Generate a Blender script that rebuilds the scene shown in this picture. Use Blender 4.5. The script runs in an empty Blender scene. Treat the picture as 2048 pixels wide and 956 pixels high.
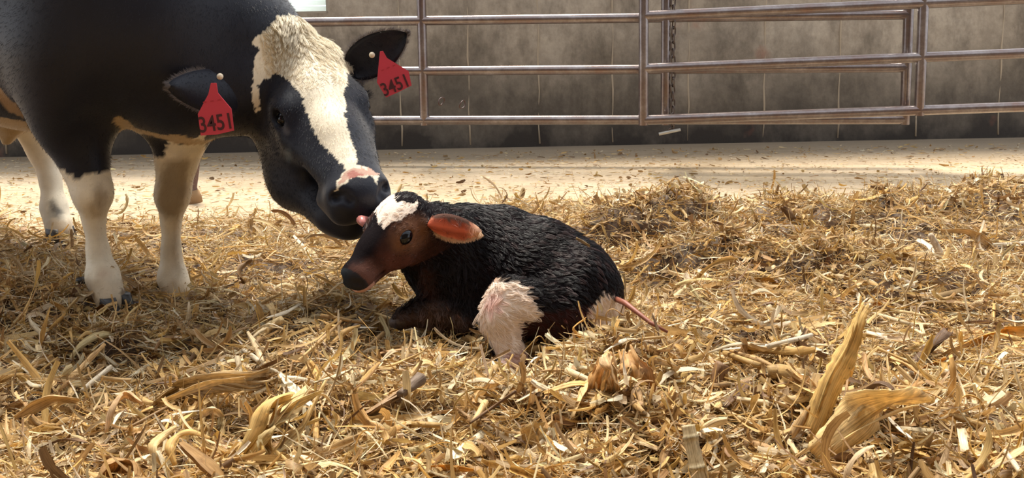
import bpy, math, random
import numpy as np
from mathutils import Vector, Matrix

# ------------------------------------------------------------------ camera
W, H = 2048.0, 956.0
FPX, CX, CY = 1900.0, 1024.0, 239.0          # focal length and principal point in pixels (the photo is a crop)
CAM = np.array([0.0, 0.0, 0.90])
PITCH = math.atan(CY / FPX)
ROLL = 0.0145
scene = bpy.context.scene
C = scene.collection

_r0 = np.array([1.0, 0, 0]); _fw = np.array([0, math.cos(PITCH), -math.sin(PITCH)]); _u0 = np.array([0, math.sin(PITCH), math.cos(PITCH)])
RT = math.cos(ROLL) * _r0 - math.sin(ROLL) * _u0
UP = math.cos(ROLL) * _u0 + math.sin(ROLL) * _r0
BK = -_fw

cam_d = bpy.data.cameras.new('camera'); cam = bpy.data.objects.new('camera', cam_d); C.objects.link(cam)
cam_d.sensor_fit = 'HORIZONTAL'; cam_d.sensor_width = 36.0; cam_d.lens = 36.0 * FPX / W
cam_d.shift_x = 0.0; cam_d.shift_y = -(H / 2 - CY) / W
cam_d.clip_start = 0.05; cam_d.clip_end = 200
M = Matrix(((RT[0], UP[0], BK[0], CAM[0]), (RT[1], UP[1], BK[1], CAM[1]), (RT[2], UP[2], BK[2], CAM[2]), (0, 0, 0, 1)))
cam.matrix_world = M
scene.camera = cam

# ------------------------------------------------------------------ light
world = bpy.data.worlds.new('sky'); scene.world = world; world.use_nodes = True
wn = world.node_tree.nodes; wl = world.node_tree.links
bg = wn['Background']; bg.inputs['Color'].default_value = (0.86, 0.92, 1.0, 1); bg.inputs['Strength'].default_value = 1.35
sun_d = bpy.data.lights.new('sun', 'SUN'); sun_d.energy = 6.9; sun_d.angle = math.radians(20); sun_d.color = (1.0, 0.93, 0.81)
sun = bpy.data.objects.new('sun', sun_d); C.objects.link(sun); sun.location = (-3, 9, 8)
sun.rotation_euler = (Vector((-0.22, 0.60, 1.30))).to_track_quat('Z', 'Y').to_euler()
vs = scene.view_settings
vs.view_transform = 'Standard'; vs.look = 'None'; vs.exposure = 0.2; vs.gamma = 1.0; vs.use_curve_mapping = False

rng = np.random.default_rng(11)

# ------------------------------------------------------------------ helpers
def P(px, py, Y):
    """world point seen at a pixel, at depth Y in front of the camera"""
    d = RT * ((px - CX) / FPX) - UP * ((py - CY) / FPX) + _fw
    return CAM + d * (Y / d[1])
def G(px, py, z=0.0):
    d = RT * ((px - CX) / FPX) - UP * ((py - CY) / FPX) + _fw
    return CAM + d * ((z - CAM[2]) / d[2])
def pix(V):
    r = np.asarray(V) - CAM
    w = r @ _fw
    return CX + FPX * (r @ RT) / w, CY - FPX * (r @ UP) / w
def cv(x, y, z):
    """a direction given as right / up / toward the viewer"""
    return RT * x + UP * y + BK * z
def nrm(v):
    v = np.asarray(v, float); return v / np.linalg.norm(v)

def tag(o, label=None, cat=None, group=None, kind=None):
    if label: o['label'] = label
    if cat: o['category'] = cat
    if group: o['group'] = group
    if kind: o['kind'] = kind
    return o
def empty(name, loc=(0, 0, 0)):
    o = bpy.data.objects.new(name, None); C.objects.link(o); o.location = loc; o.empty_display_size = 0.1
    return o
def link(name, me, mat=None, parent=None, loc=None):
    o = bpy.data.objects.new(name, me); C.objects.link(o)
    if mat is not None and not len(me.materials): me.materials.append(mat)
    if parent is not None:
        o.parent = parent
        if loc is None: o.location = -Vector(parent.location)
    if loc is not None: o.location = loc
    return o
def mesh_np(name, verts, quads=None, tris=None, cols=None, uvs=None, smooth=True):
    """fast mesh from numpy arrays; cols per vertex (n,3); uvs per vertex (n,2)"""
    me = bpy.data.meshes.new(name)
    verts = np.asarray(verts, np.float32)
    loops = []; starts = []; tot = 0; ls = []
    if quads is not None and len(quads):
        q = np.asarray(quads, np.int32); loops.append(q.ravel()); starts.append(np.arange(len(q)) * 4); tot += len(q) * 4
    if tris is not None and len(tris):
        t = np.asarray(tris, np.int32); loops.append(t.ravel()); starts.append(tot + np.arange(len(t)) * 3); tot += len(t) * 3
    lv = np.concatenate(loops).astype(np.int32); st = np.concatenate(starts).astype(np.int32)
    me.vertices.add(len(verts)); me.vertices.foreach_set('co', verts.ravel())
    me.loops.add(len(lv)); me.loops.foreach_set('vertex_index', lv)
    me.polygons.add(len(st)); me.polygons.foreach_set('loop_start', st)
    if smooth: me.polygons.foreach_set('use_smooth', np.ones(len(st), bool))
    if uvs is not None:
        uvl = me.uv_layers.new(name='UVMap'); uvl.data.foreach_set('uv', np.asarray(uvs, np.float32)[lv].ravel())
    if cols is not None:
        a = me.color_attributes.new('Col', 'FLOAT_COLOR', 'POINT')
        c4 = np.ones((len(verts), 4), np.float32); c4[:, :3] = cols; a.data.foreach_set('color', c4.ravel())
    me.update(calc_edges=True); me.validate()
    return me
def srgb(r, g, b):
    f = lambda c: (c / 255 / 12.92) if c / 255 <= 0.04045 else ((c / 255 + 0.055) / 1.055) ** 2.4
    return np.array([f(r), f(g), f(b)])

class MB:
    """collects boxes, tubes and lathes into one mesh"""
    def __init__(s): s.v = []; s.f = []
    def add(s, v, f):
        n = len(s.v); s.v += [tuple(p) for p in v]; s.f += [tuple(i + n for i in q) for q in f]; return s
    def box(s, c, h, ax=None):
        c = np.asarray(c, float); ax = np.eye(3) if ax is None else np.asarray(ax, float)
        v = [c + ax[0] * h[0] * i + ax[1] * h[1] * j + ax[2] * h[2] * k for i in (-1, 1) for j in (-1, 1) for k in (-1, 1)]
        return s.add(v, [(0, 1, 3, 2), (4, 6, 7, 5), (0, 4, 5, 1), (2, 3, 7, 6), (0, 2, 6, 4), (1, 5, 7, 3)])
    def tube(s, pts, r, n=12, cap=True, closed=False):
        pts = [np.asarray(p, float) for p in pts]; m = len(pts)
        rr = r if hasattr(r, '__len__') else [r] * m
        v = []; prev = None
        for i, p in enumerate(pts):
            a = pts[(i - 1) % m] if (closed or i > 0) else p; b = pts[(i + 1) % m] if (closed or i < m - 1) else p
            t = nrm(b - a)
            if prev is None:
                ref = np.array([0, 0, 1.0]) if abs(t[2]) < .9 else np.array([1.0, 0, 0])
                x = nrm(np.cross(t, ref))
            else:
                x = nrm(prev - t * (prev @ t))
            y = np.cross(t, x); prev = x
            for k in range(n):
                q = 2 * math.pi * k / n; v.append(p + (x * math.cos(q) + y * math.sin(q)) * rr[i])
        f = []
        for i in range(m if closed else m - 1):
            j = (i + 1) % m
            for k in range(n):
                l = (k + 1) % n; f.append((i * n + k, i * n + l, j * n + l, j * n + k))
        if cap and not closed: f.append(tuple(range(n))[::-1]); f.append(tuple((m - 1) * n + k for k in range(n)))
        return s.add(v, f)
    def mesh(s, name, smooth=True):
        me = bpy.data.meshes.new(name); me.from_pydata(s.v, [], s.f)
        if smooth: me.polygons.foreach_set('use_smooth', np.ones(len(me.polygons), bool))
        me.update(); return me
    def build(s, name, mat, parent=None, smooth=True): return link(name, s.mesh(name, smooth), mat, parent)
def sharp(o, ang=40):
    me = o.data
    if hasattr(me, 'set_sharp_from_angle'): me.set_sharp_from_angle(angle=math.radians(ang))
    return o

# ------------------------------------------------------------------ materials
def mat_new(name):
    m = bpy.data.materials.new(name); m.use_nodes = True
    nt = m.node_tree; return m, nt, nt.nodes['Principled BSDF'], nt.nodes, nt.links
def setp(b, **k):
    names = dict(base='Base Color', rough='Roughness', metal='Metallic', spec='Specular IOR Level', sheen='Sheen Weight', sheenr='Sheen Roughness', coat='Coat Weight', coatr='Coat Roughness', trans='Transmission Weight', sub='Subsurface Weight')
    for n, v in k.items():
        s = b.inputs[names[n]]; s.default_value = (*v, 1) if n == 'base' and len(v) == 3 else v
def noise(N, L, coord, scale, detail=5, rough=.6, mapping=None):
    t = N.new('ShaderNodeTexNoise'); t.inputs['Scale'].default_value = scale; t.inputs['Detail'].default_value = detail; t.inputs['Roughness'].default_value = rough
    if mapping is not None:
        mp = N.new('ShaderNodeMapping'); mp.inputs['Scale'].default_value = mapping; L.new(coord, mp.inputs['Vector']); L.new(mp.outputs['Vector'], t.inputs['Vector'])
    else: L.new(coord, t.inputs['Vector'])
    return t.outputs['Fac']
def ramp(N, L, fac, stops):
    r = N.new('ShaderNodeValToRGB'); e = r.color_ramp.elements
    while len(e) < len(stops): e.new(0.5)
    for el, (p, c) in zip(e, stops): el.position = p; el.color = (*c, 1)
    L.new(fac, r.inputs['Fac']); return r.outputs['Color']
def mix(N, L, a, b, fac, mode='MIX'):
    m = N.new('ShaderNodeMix'); m.data_type = 'RGBA'; m.blend_type = mode
    for s, v in ((m.inputs['Factor'], fac), (m.inputs['A'], a), (m.inputs['B'], b)):
        if hasattr(v, 'node'): L.new(v, s)
        elif isinstance(v, (int, float)): s.default_value = v
        else: s.default_value = (*v, 1)
    return m.outputs['Result']
def bump(N, L, b, h, strength, dist=0.01):
    n = N.new('ShaderNodeBump'); n.inputs['Strength'].default_value = strength; n.inputs['Distance'].default_value = dist
    L.new(h, n.inputs['Height']); L.new(n.outputs['Normal'], b.inputs['Normal'])
def coord(N, which='Object'):
    return N.new('ShaderNodeTexCoord').outputs[which]

def m_plain(name, base, rough=.6, **k):
    m, nt, b, N, L = mat_new(name); setp(b, base=base, rough=rough, **k); return m

def m_concrete_wall():
    m, nt, b, N, L = mat_new('formed concrete'); c = coord(N)
    big = noise(N, L, c, 1.6, 6, .65)
    streak = noise(N, L, c, 1.0, 6, .7, (5, 5, 2.2))
    fine = noise(N, L, c, 30, 4, .7)
    base = ramp(N, L, big, [(0.30, srgb(140, 129, 114)), (0.5, srgb(168, 156, 140)), (0.72, srgb(188, 177, 161))])
    st = ramp(N, L, streak, [(0.35, srgb(80, 72, 64)), (0.55, (1, 1, 1))])
    base = mix(N, L, base, st, .48, 'MULTIPLY')
    base = mix(N, L, base, ramp(N, L, fine, [(0.3, (.72, .72, .72)), (.7, (1.1, 1.1, 1.1))]), .6, 'MULTIPLY')
    # splashed manure: a wavering dark band that soaks the lower wall, and patches above it
    sep = N.new('ShaderNodeSeparateXYZ'); L.new(c, sep.inputs[0])
    wob = noise(N, L, c, 3.0, 5, .65, (1, 1, .8))
    ma = N.new('ShaderNodeMath'); ma.operation = 'MULTIPLY_ADD'; L.new(wob, ma.inputs[0]); ma.inputs[1].default_value = -0.9; L.new(sep.outputs['Z'], ma.inputs[2])
    dirt = ramp(N, L, ma.outputs[0], [(0.0, (1, 1, 1)), (0.22, (0, 0, 0))])
    dirt_mapped = N.new('ShaderNodeMapRange'); dirt_mapped.inputs[1].default_value = -0.45; dirt_mapped.inputs[2].default_value = 0.25; dirt_mapped.inputs[3].default_value = 1; dirt_mapped.inputs[4].default_value = 0
    L.new(ma.outputs[0], dirt_mapped.inputs[0])
    base = mix(N, L, base, srgb(62, 57, 53), dirt_mapped.outputs[0])
    rust = noise(N, L, c, 2.2, 4, .6)
    rf = N.new('ShaderNodeMapRange'); rf.inputs[1].default_value = .66; rf.inputs[2].default_value = .78; L.new(rust, rf.inputs[0])
    rm = N.new('ShaderNodeMath'); rm.operation = 'MULTIPLY'; L.new(rf.outputs[0], rm.inputs[0]); rm.inputs[1].default_value = .45
    base = mix(N, L, base, srgb(168, 104, 84), rm.outputs[0])
    L.new(base, b.inputs['Base Color']); setp(b, rough=.85, spec=.25); bump(N, L, b, fine, .35, .006); return m
def m_floor():
    m, nt, b, N, L = mat_new('dusty concrete'); c = coord(N)
    big = noise(N, L, c, 1.3, 6, .6)
    groove = noise(N, L, c, 1.0, 5, .7, (3, 55, 1))
    fine = noise(N, L, c, 60, 5, .7)
    base = ramp(N, L, big, [(0.3, srgb(166, 146, 118)), (0.5, srgb(186, 166, 138)), (0.7, srgb(196, 178, 152))])
    base = mix(N, L, base, ramp(N, L, groove, [(.32, srgb(126, 106, 84)), (.5, (1, 1, 1))]), .5, 'MULTIPLY')
    base = mix(N, L, base, ramp(N, L, fine, [(.3, (.75, .72, .68)), (.65, (1.05, 1.05, 1.05))]), .6, 'MULTIPLY')
    sep = N.new('ShaderNodeSeparateXYZ'); L.new(c, sep.inputs[0])
    wob = N.new('ShaderNodeMath'); wob.operation = 'MULTIPLY_ADD'; L.new(big, wob.inputs[0]); wob.inputs[1].default_value = .9; L.new(sep.outputs['Y'], wob.inputs[2])
    mr = N.new('ShaderNodeMapRange'); mr.inputs[1].default_value = 5.4; mr.inputs[2].default_value = 6.3; mr.inputs[4].default_value = .75; L.new(wob.outputs[0], mr.inputs[0])
    base = mix(N, L, base, srgb(112, 98, 82), mr.outputs[0])     # darker colour in a wavering strip along the wall
    L.new(base, b.inputs['Base Color']); setp(b, rough=.8, spec=.3); bump(N, L, b, groove, .4, .006); return m
def m_straw(name='straw', trans=.22):
    m, nt, b, N, L = mat_new(name)
    a = N.new('ShaderNodeAttribute'); a.attribute_name = 'Col'
    uv = coord(N, 'UV')
    streak = noise(N, L, uv, 1.0, 4, .7, (14, 420, 1))
    blotch = noise(N, L, uv, 1.0, 4, .6, (45, 90, 1))
    base = mix(N, L, a.outputs['Color'], ramp(N, L, streak, [(.3, srgb(150, 128, 100)), (.6, (1.05, 1.05, 1.05))]), .75, 'MULTIPLY')
    base = mix(N, L, base, ramp(N, L, blotch, [(.28, srgb(150, 118, 84)), (.45, (1, 1, 1))]), .6, 'MULTIPLY')
    L.new(base, b.inputs['Base Color']); setp(b, rough=.55, spec=.35)
    bump(N, L, b, streak, .5, .002)
    t = N.new('ShaderNodeBsdfTranslucent'); L.new(base, t.inputs['Color'])
    ms = N.new('ShaderNodeMixShader'); ms.inputs['Fac'].default_value = trans
    L.new(b.outputs[0], ms.inputs[1]); L.new(t.outputs[0], ms.inputs[2]); L.new(ms.outputs[0], N['Material Output'].inputs['Surface']); return m
def m_coat(name, rough=.5, spec=.3, sheen=.25, scale=160, bs=.25):
    m, nt, b, N, L = mat_new(name)
    a = N.new('ShaderNodeAttribute'); a.attribute_name = 'Col'; c = coord(N)
    n1 = noise(N, L, c, scale, 4, .7); n2 = noise(N, L, c, 14, 4, .6)
    base = mix(N, L, a.outputs['Color'], ramp(N, L, n2, [(.3, (.78, .78, .78)), (.7, (1.08, 1.08, 1.08))]), .7, 'MULTIPLY')
    L.new(base, b.inputs['Base Color']); setp(b, rough=rough, spec=spec, sheen=sheen, sheenr=.4)
    bump(N, L, b, n1, bs, .003); return m
def m_hair(name, rough=.45, spec=.3):
    m, nt, b, N, L = mat_new(name)
    a = N.new('ShaderNodeAttribute'); a.attribute_name = 'Col'
    L.new(a.outputs['Color'], b.inputs['Base Color']); setp(b, rough=rough, spec=spec); return m
def m_steel():
    m, nt, b, N, L = mat_new('rusty galvanized pipe'); c = coord(N)
    n = noise(N, L, c, 7, 6, .7); f = noise(N, L, c, 60, 4, .7)
    base = ramp(N, L, n, [(.30, srgb(116, 90, 82)), (.48, srgb(118, 104, 101)), (.7, srgb(146, 137, 136))])
    base = mix(N, L, base, ramp(N, L, f, [(.3, (.7, .66, .62)), (.6, (1.05, 1.05, 1.05))]), .6, 'MULTIPLY')
    L.new(base, b.inputs['Base Color']); setp(b, metal=.65, rough=.28, spec=.8, coat=1.0, coatr=.10); bump(N, L, b, f, .15, .002); return m

MAT = dict(
    wall=m_concrete_wall(), floor=m_floor(), straw=m_straw(), litter=m_straw('trodden litter', 0.0), husk=m_straw('dry husk', .36),
    coat=m_coat('cow coat', .48, .28, .22), calf=m_coat('wet calf coat', .85, .03, .0, 120, .4),
    hair=m_hair('cow hair'), calf_hair=m_hair('wet calf hair', .34, .20), steel=m_steel(),
    eye=m_plain('eye', (.003, .003, .005), .08, spec=.35),
    hoof=m_plain('hoof horn', srgb(44, 40, 38), .45), hoof_pale=m_plain('pale hoof horn', srgb(140, 112, 84), .5),
    tag=m_plain('red tag plastic', srgb(198, 54, 74), .42, sub=.0), ink=m_plain('black tag ink', srgb(70, 18, 28), .6),
    button=m_plain('ivory button', srgb(222, 206, 180), .5),
    chain=m_plain('chain steel', srgb(104, 92, 86), .4, metal=.6), bar=m_plain('bare zinc', srgb(196, 194, 186), .4, metal=.35),
    slat=m_plain('white plastic slat', srgb(236, 246, 244), .4), wood=m_plain('weathered brown wood', srgb(104, 80, 72), .8),
    umb=m_plain('drying cord', srgb(132, 74, 54), .55), seam=m_plain('pale cement ridge', srgb(172, 157, 136), .85),
)
m, nt, b, N, L = mat_new('glowing translucent slat'); setp(b, base=srgb(240, 250, 248), rough=.4); b.inputs['Emission Color'].default_value = (.92, 1, .98, 1); b.inputs['Emission Strength'].default_value = .35  # weak emission added to stand for daylight coming through the slats
t = N.new('ShaderNodeBsdfTranslucent'); t.inputs['Color'].default_value = (.95, 1, .98, 1); ms = N.new('ShaderNodeMixShader'); ms.inputs[0].default_value = .7
L.new(b.outputs[0], ms.inputs[1]); L.new(t.outputs[0], ms.inputs[2]); L.new(ms.outputs[0], N['Material Output'].inputs['Surface']); MAT['slat'] = m

# ------------------------------------------------------------------ the setting
# floor
fl = MB(); fl.box((0, 3.2, -.1), (7.0, 5.2, .1)); floor = fl.build('floor', MAT['floor'], smooth=False)
tag(floor, 'dusty tan concrete barn floor behind the bedding', kind='structure')
# unseen roof slab and rear wall, added to cut light from the camera side
ce = MB(); ce.box((0, -.8, 3.45), (7.0, 1.6, .04)); tag(ce.build('light_block_roof', m_plain('light blocker roof', srgb(150, 140, 126), .8), smooth=False), 'unseen roof slab added over the near side to cut front light', kind='structure')
wf = MB(); wf.box((0, -1.95, 1.7), (7.0, .05, 1.74)); tag(wf.build('light_block_wall', m_plain('light blocker wall', srgb(140, 126, 108), .85), smooth=False), 'unseen wall added behind the viewer to cut front light', kind='structure')
# back wall along the line read from its foot
A = G(-400, 322); Bp = G(2500, 266)
wd = nrm((Bp - A) * [1, 1, 0]); wn_ = np.array([-wd[1], wd[0], 0.0])       # wn_ points away from camera
wall_h, wt = 1.45, .20
def wall_pt(px):
    """x position along the wall where a pixel column meets it"""
    d = RT * ((px - CX) / FPX) - UP * ((150 - CY) / FPX) + _fw
    k = ((A - CAM) @ wn_) / (d @ wn_); return ((CAM + d * k) - A) @ wd
Lw = np.linalg.norm(Bp - A)
WX = [-2.0, wall_pt(430), wall_pt(661), Lw + 1.0]; wz0, wz1 = 0.838, 1.25
wm = MB(); axw = [wd, wn_, np.array([0, 0, 1.0])]
def wbox(x0, x1, z0, z1):
    wm.box(A + wd * (x0 + x1) / 2 + wn_ * wt / 2 + np.array([0, 0, (z0 + z1) / 2]), ((x1 - x0) / 2, wt / 2, (z1 - z0) / 2), axw)
wbox(WX[0], WX[1], 0, wall_h); wbox(WX[2], WX[3], 0, wall_h); wbox(WX[1], WX[2], 0, wz0); wbox(WX[1], WX[2], wz1, wall_h)
wall = wm.build('wall_back', MAT['wall'], smooth=False); tag(wall, 'stained formed concrete wall behind the pipe gates', kind='structure')
# raised form seams left on the concrete
for k, px in enumerate((800, 937, 1077, 1225, 1377, 1529, 1679, 1835, 2001, 2160, 2310, 300, 150, 0, -150)):
    x = wall_pt(px); s = MB()
    z0 = 0.02; z1 = wall_h - .02; n = 14; pts = []
    for i in range(n):
        z = z0 + (z1 - z0) * i / (n - 1); pts.append(A + wd * (x + .004 * math.sin(i * 1.9 + k)) + wn_ * (.0005 + .0035 * math.sin(i * 2.3 + k * 1.7)) + np.array([0, 0, z]))
    s.tube(pts, [.0045 + .002 * math.sin(i * 1.3 + k) for i in range(n)], 6); s.build('form_seam', MAT['seam'], wall)
for z in (1.2,):
    s = MB(); pts = [A + wd * (WX[2] + .02 + (WX[3] - WX[2] - .1) * i / 60) - wn_ * .001 + np.array([0, 0, z + .004 * math.sin(i * 1.7)]) for i in range(61)]
    s.tube(pts, [.004 + .003 * math.sin(i * 2.1) for i in range(61)], 6); s.build('form_seam', MAT['wall'], wall)
# ventilation window with translucent louvre slats
win = empty('window_1', A + wd * (WX[1] + WX[2]) / 2 + np.array([0, 0, wz0])); tag(win, 'bright louvred window opening in the concrete wall', kind='structure')
xw0, xw1 = WX[1], WX[2]
fr = MB()
for (x0, x1, z0, z1) in ((xw0, xw1, wz0, wz0 + .012), (xw0, xw1, wz1 - .02, wz1), (xw0, xw0 + .02, wz0, wz1), (xw1 - .012, xw1, wz0, wz1)):
    fr.box(A + wd * (x0 + x1) / 2 + wn_ * .03 + np.array([0, 0, (z0 + z1) / 2]), ((x1 - x0) / 2, .03, (z1 - z0) / 2), axw)
fr.build('window_frame', m_plain('frame grey', srgb(150, 140, 126), .6), win, smooth=False)
for i in range(11):
    z = wz0 + .026 + i * .0365; s = MB()
    ax2 = [wd, nrm(wn_ * .35 + np.array([0, 0, -.0])), np.array([0, 0, 1.0])]
    s.tube([A + wd * (xw0 + .02) + wn_ * .05 + np.array([0, 0, z]), A + wd * (xw1 - .014) + wn_ * .05 + np.array([0, 0, z])], .0165, 10)
    s.build('louvre_slat', MAT['slat'], win)

# ------------------------------------------------------------------ pipe gates
def gate(name, label, pA, YA, pB, YB, ys, stiles, ext, r=.0262, rise=0.0):
    """rails run from pixel column pA at depth YA to pB at YB; ys are the rail rows at pA; stiles are pixel columns"""
    a0 = P(pA, 140, YA); b0 = P(pB, 140, YB); a0[2] = b0[2] = 0; d = nrm(b0 - a0); Ln = np.linalg.norm(b0 - a0)
    nn = np.array([-d[1], d[0], 0])
    zs = [P(pA, y, YA)[2] for y in ys]; sp = zs[1] - zs[2]
    zs = [zs[0] + 2 * sp, zs[0] + sp] + zs
    root = empty(name, a0); tag(root, label, 'gate', 'rusty pipe gates along the wall')
    def at(px):
        q = RT * ((px - CX) / FPX) - UP * ((140 - CY) / FPX) + _fw; k = ((a0 - CAM) @ nn) / (q @ nn); return ((CAM + q * k) - a0) @ d
    x0, x1 = ext[0] if not isinstance(ext[0], tuple) else at(ext[0][0]), ext[1] if not isinstance(ext[1], tuple) else at(ext[1][0])
    for z in zs:
        mb = MB(); mb.tube([a0 + d * x0 + [0, 0, z + rise * x0], a0 + d * x1 + [0, 0, z + rise * x1]], r, 20)
        sharp(mb.build('rail', MAT['steel'], root))
    for px in stiles:
        x = at(px) if px is not None else None
        mb = MB(); mb.tube([a0 + d * x + [0, 0, zs[-1] - r + rise * x], a0 + d * x + [0, 0, zs[0] + r + rise * x]], r, 20)
        sharp(mb.build('stile', MAT['steel'], root))
    return a0, d, nn, zs, at, root
gl = gate('pipe_gate', 'rusty pipe gate behind the cow, its right end overlapped by the other gate', 700, 5.25, 1815, 4.96, (43, 143, 241), (846, 1331, 1813, -250), ((-250,), (1813,)))
gr = gate('pipe_gate', 'nearer rusty pipe gate on the right running out of the picture', 1287, 4.94, 2048, 4.77, (32, 137, 240), (1287, 1842, 2420), ((1287,), (2420,)), rise=.0325)
# gate posts outside the frame carry the gates
for g, px, lab in ((gl, -250, 'steel hinge post at the far end of the left gate'), (gr, 2420, 'steel hinge post at the far end of the right gate')):
    a0, d, nn, zs, at, root = g; x = at(px) + (.09 if px > 0 else -.09)
    po = MB(); po.tube([a0 + d * x, a0 + d * x + np.array([0, 0, 1.7])], .05, 16)
    o = po.build('hinge_post', MAT['steel']); tag(sharp(o), lab, 'post')
    for z in (zs[1], zs[-2]):
        h = MB(); h.tube([a0 + d * x + [0, 0, z - .06], a0 + d * (at(px)) + [0, 0, z - .06]], .02, 8); h.build('hinge', MAT['steel'], o)
# chain hanging on the left gate's inner stile, with a toggle bar
a0, d, nn, zs, at, _ = gl
cx_ = at(1346); chain = empty('chain', a0 + d * cx_ - nn * .01); tag(chain, 'rusty link chain hanging beside the gate stile', 'chain')
lk = MB(); ringp = []
for k in range(16):
    q = 2 * math.pi * k / 16; ringp.append(np.array([.0125 * math.cos(q), 0, .0165 * math.sin(q) + (.009 if math.sin(q) > 0 else -.009)]))
lk.tube(ringp, .0042, 6, closed=True); lme = lk.mesh('chain_link'); lme.materials.append(MAT['chain'])
zc = 1.30; k = 0
base_pt = a0 + d * cx_ - nn * .012
ztog = P(1340, 264, 5.07)[2]
while zc > ztog + .02:
    o = bpy.data.objects.new('chain_link', lme); C.objects.link(o); o.parent = chain
    o.location = Vector(base_pt + np.array([.002 * math.sin(k), 0, zc])) - Vector(chain.location)
    o.rotation_euler = (0, .12 * math.sin(k * 1.3), (.5 if k % 2 else 1.85) + .1 * math.sin(k)); zc -= .0385; k += 1
tb = MB(); e0 = P(1318, 268, 5.05); e1 = P(1361, 259, 5.05)
tb.tube([e0, e1], .0085, 10); tb.build('toggle_bar', MAT['bar'], chain)
hk = MB(); hk.tube([e0 * .55 + e1 * .45 + np.array([0, 0, .012]), base_pt + np.array([0, 0, zc + .03])], .004, 6); hk.build('shackle', MAT['chain'], chain)
# brown stub behind the cow's foreleg
st = MB(); f0 = G(381, 404, .0); f0[2] = -.02; Yst = f0[1]
st.tube([f0, f0 + [0, 0, .05], f0 + [.0, 0, .085], P(382, 372, Yst), P(386, 345, Yst), P(389, 318, Yst), P(390, 300, Yst)], [.05, .044, .034, .027, .026, .025, .02], 14)
o = st.build('post_stub', MAT['wood']); tag(o, "short brown stub standing behind the cow's left foreleg", 'post')
ft = MB(); ft.tube([f0 + [0, 0, .01], f0 + [0, 0, .05], f0 + [0, 0, .078]], [.056, .05, .038], 14); ft.build('stub_base', m_plain('tan dried mud', srgb(150, 118, 82), .9), o)

# ------------------------------------------------------------------ implicit surfaces for the animals
class Body:
    def __init__(s): s.pr = []
    def rc(s, a, b, r1, r2, k=.03, op='u', flat=None):
        s.pr.append(('rc', np.asarray(a, float), np.asarray(b, float), r1, r2, k, op, flat)); return s
    def chain(s, pts, rs, k=.03, op='u', flat=None):
        for i in range(len(pts) - 1): s.rc(pts[i], pts[i + 1], rs[i], rs[i + 1], k, op, flat)
        return s
    def el(s, c, axes, rad, k=.03, op='u'):
        s.pr.append(('el', np.asarray(c, float), np.asarray(axes, float), np.asarray(rad, float), None, k, op, None)); return s
    def field(s, lo, hi, h):
        lo = np.asarray(lo, float); n = np.ceil((np.asarray(hi) - lo) / h).astype(int) + 1
        D = np.full(n, .5, np.float32)
        ax = [(lo[i] + np.arange(n[i]) * h).astype(np.float32) for i in range(3)]
        for p in s.pr:
            k = p[5]; mg = k + 3.5 * h
            if p[0] == 'rc':
                _, a, b, r1, r2, _, op, flat = p; R = max(r1, r2) * (1 if flat is None else max(1, flat[1]))
                b0 = np.minimum(a, b) - R - mg; b1 = np.maximum(a, b) + R + mg
            else:
                R = p[3].max(); b0 = p[1] - R - mg; b1 = p[1] + R + mg; op = p[6]
            i0 = np.clip(np.floor((b0 - lo) / h).astype(int), 0, n); i1 = np.clip(np.ceil((b1 - lo) / h).astype(int) + 1, 0, n)
            if (i1 <= i0).any(): continue
            sl = tuple(slice(i0[q], i1[q]) for q in range(3))
            X = ax[0][sl[0]][:, None, None]; Yv = ax[1][sl[1]][None, :, None]; Z = ax[2][sl[2]][None, None, :]
            if p[0] == 'rc':
                ba = b - a
                dx, dy, dz = X - np.float32(a[0]), Yv - np.float32(a[1]), Z - np.float32(a[2])
                sc = 1.0
                if flat is not None:
                    w, q = flat; w = nrm(w); e = (dx * w[0] + dy * w[1] + dz * w[2]) * (1 / q - 1)
                    dx = dx + e * w[0]; dy = dy + e * w[1]; dz = dz + e * w[2]; ba = ba + w * (ba @ w) * (1 / q - 1); sc = min(1.0, q) ** .5
                t = np.clip((dx * ba[0] + dy * ba[1] + dz * ba[2]) / (ba @ ba + 1e-12), 0, 1)
                d = (np.sqrt((dx - t * ba[0]) ** 2 + (dy - t * ba[1]) ** 2 + (dz - t * ba[2]) ** 2) - (r1 + (r2 - r1) * t)) * sc
            else:
                c, A3, r = p[1], p[2], p[3]
                dx, dy, dz = X - np.float32(c[0]), Yv - np.float32(c[1]), Z - np.float32(c[2])
                k0 = 0; k1 = 0
                for q in range(3):
                    e = dx * A3[q][0] + dy * A3[q][1] + dz * A3[q][2]; k0 = k0 + (e / r[q]) ** 2; k1 = k1 + (e / r[q] ** 2) ** 2
                k0 = np.sqrt(k0); d = k0 * (k0 - 1) / (np.sqrt(k1) + 1e-9)
            o = D[sl]
            if op == 'u':
                hh = np.maximum(k - np.abs(o - d), 0) / k; D[sl] = np.minimum(o, d) - hh * hh * k * .25
            else:
                hh = np.maximum(k - np.abs(o + d), 0) / k; D[sl] = np.maximum(o, -d) + hh * hh * k * .25
        return D, lo
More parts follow.
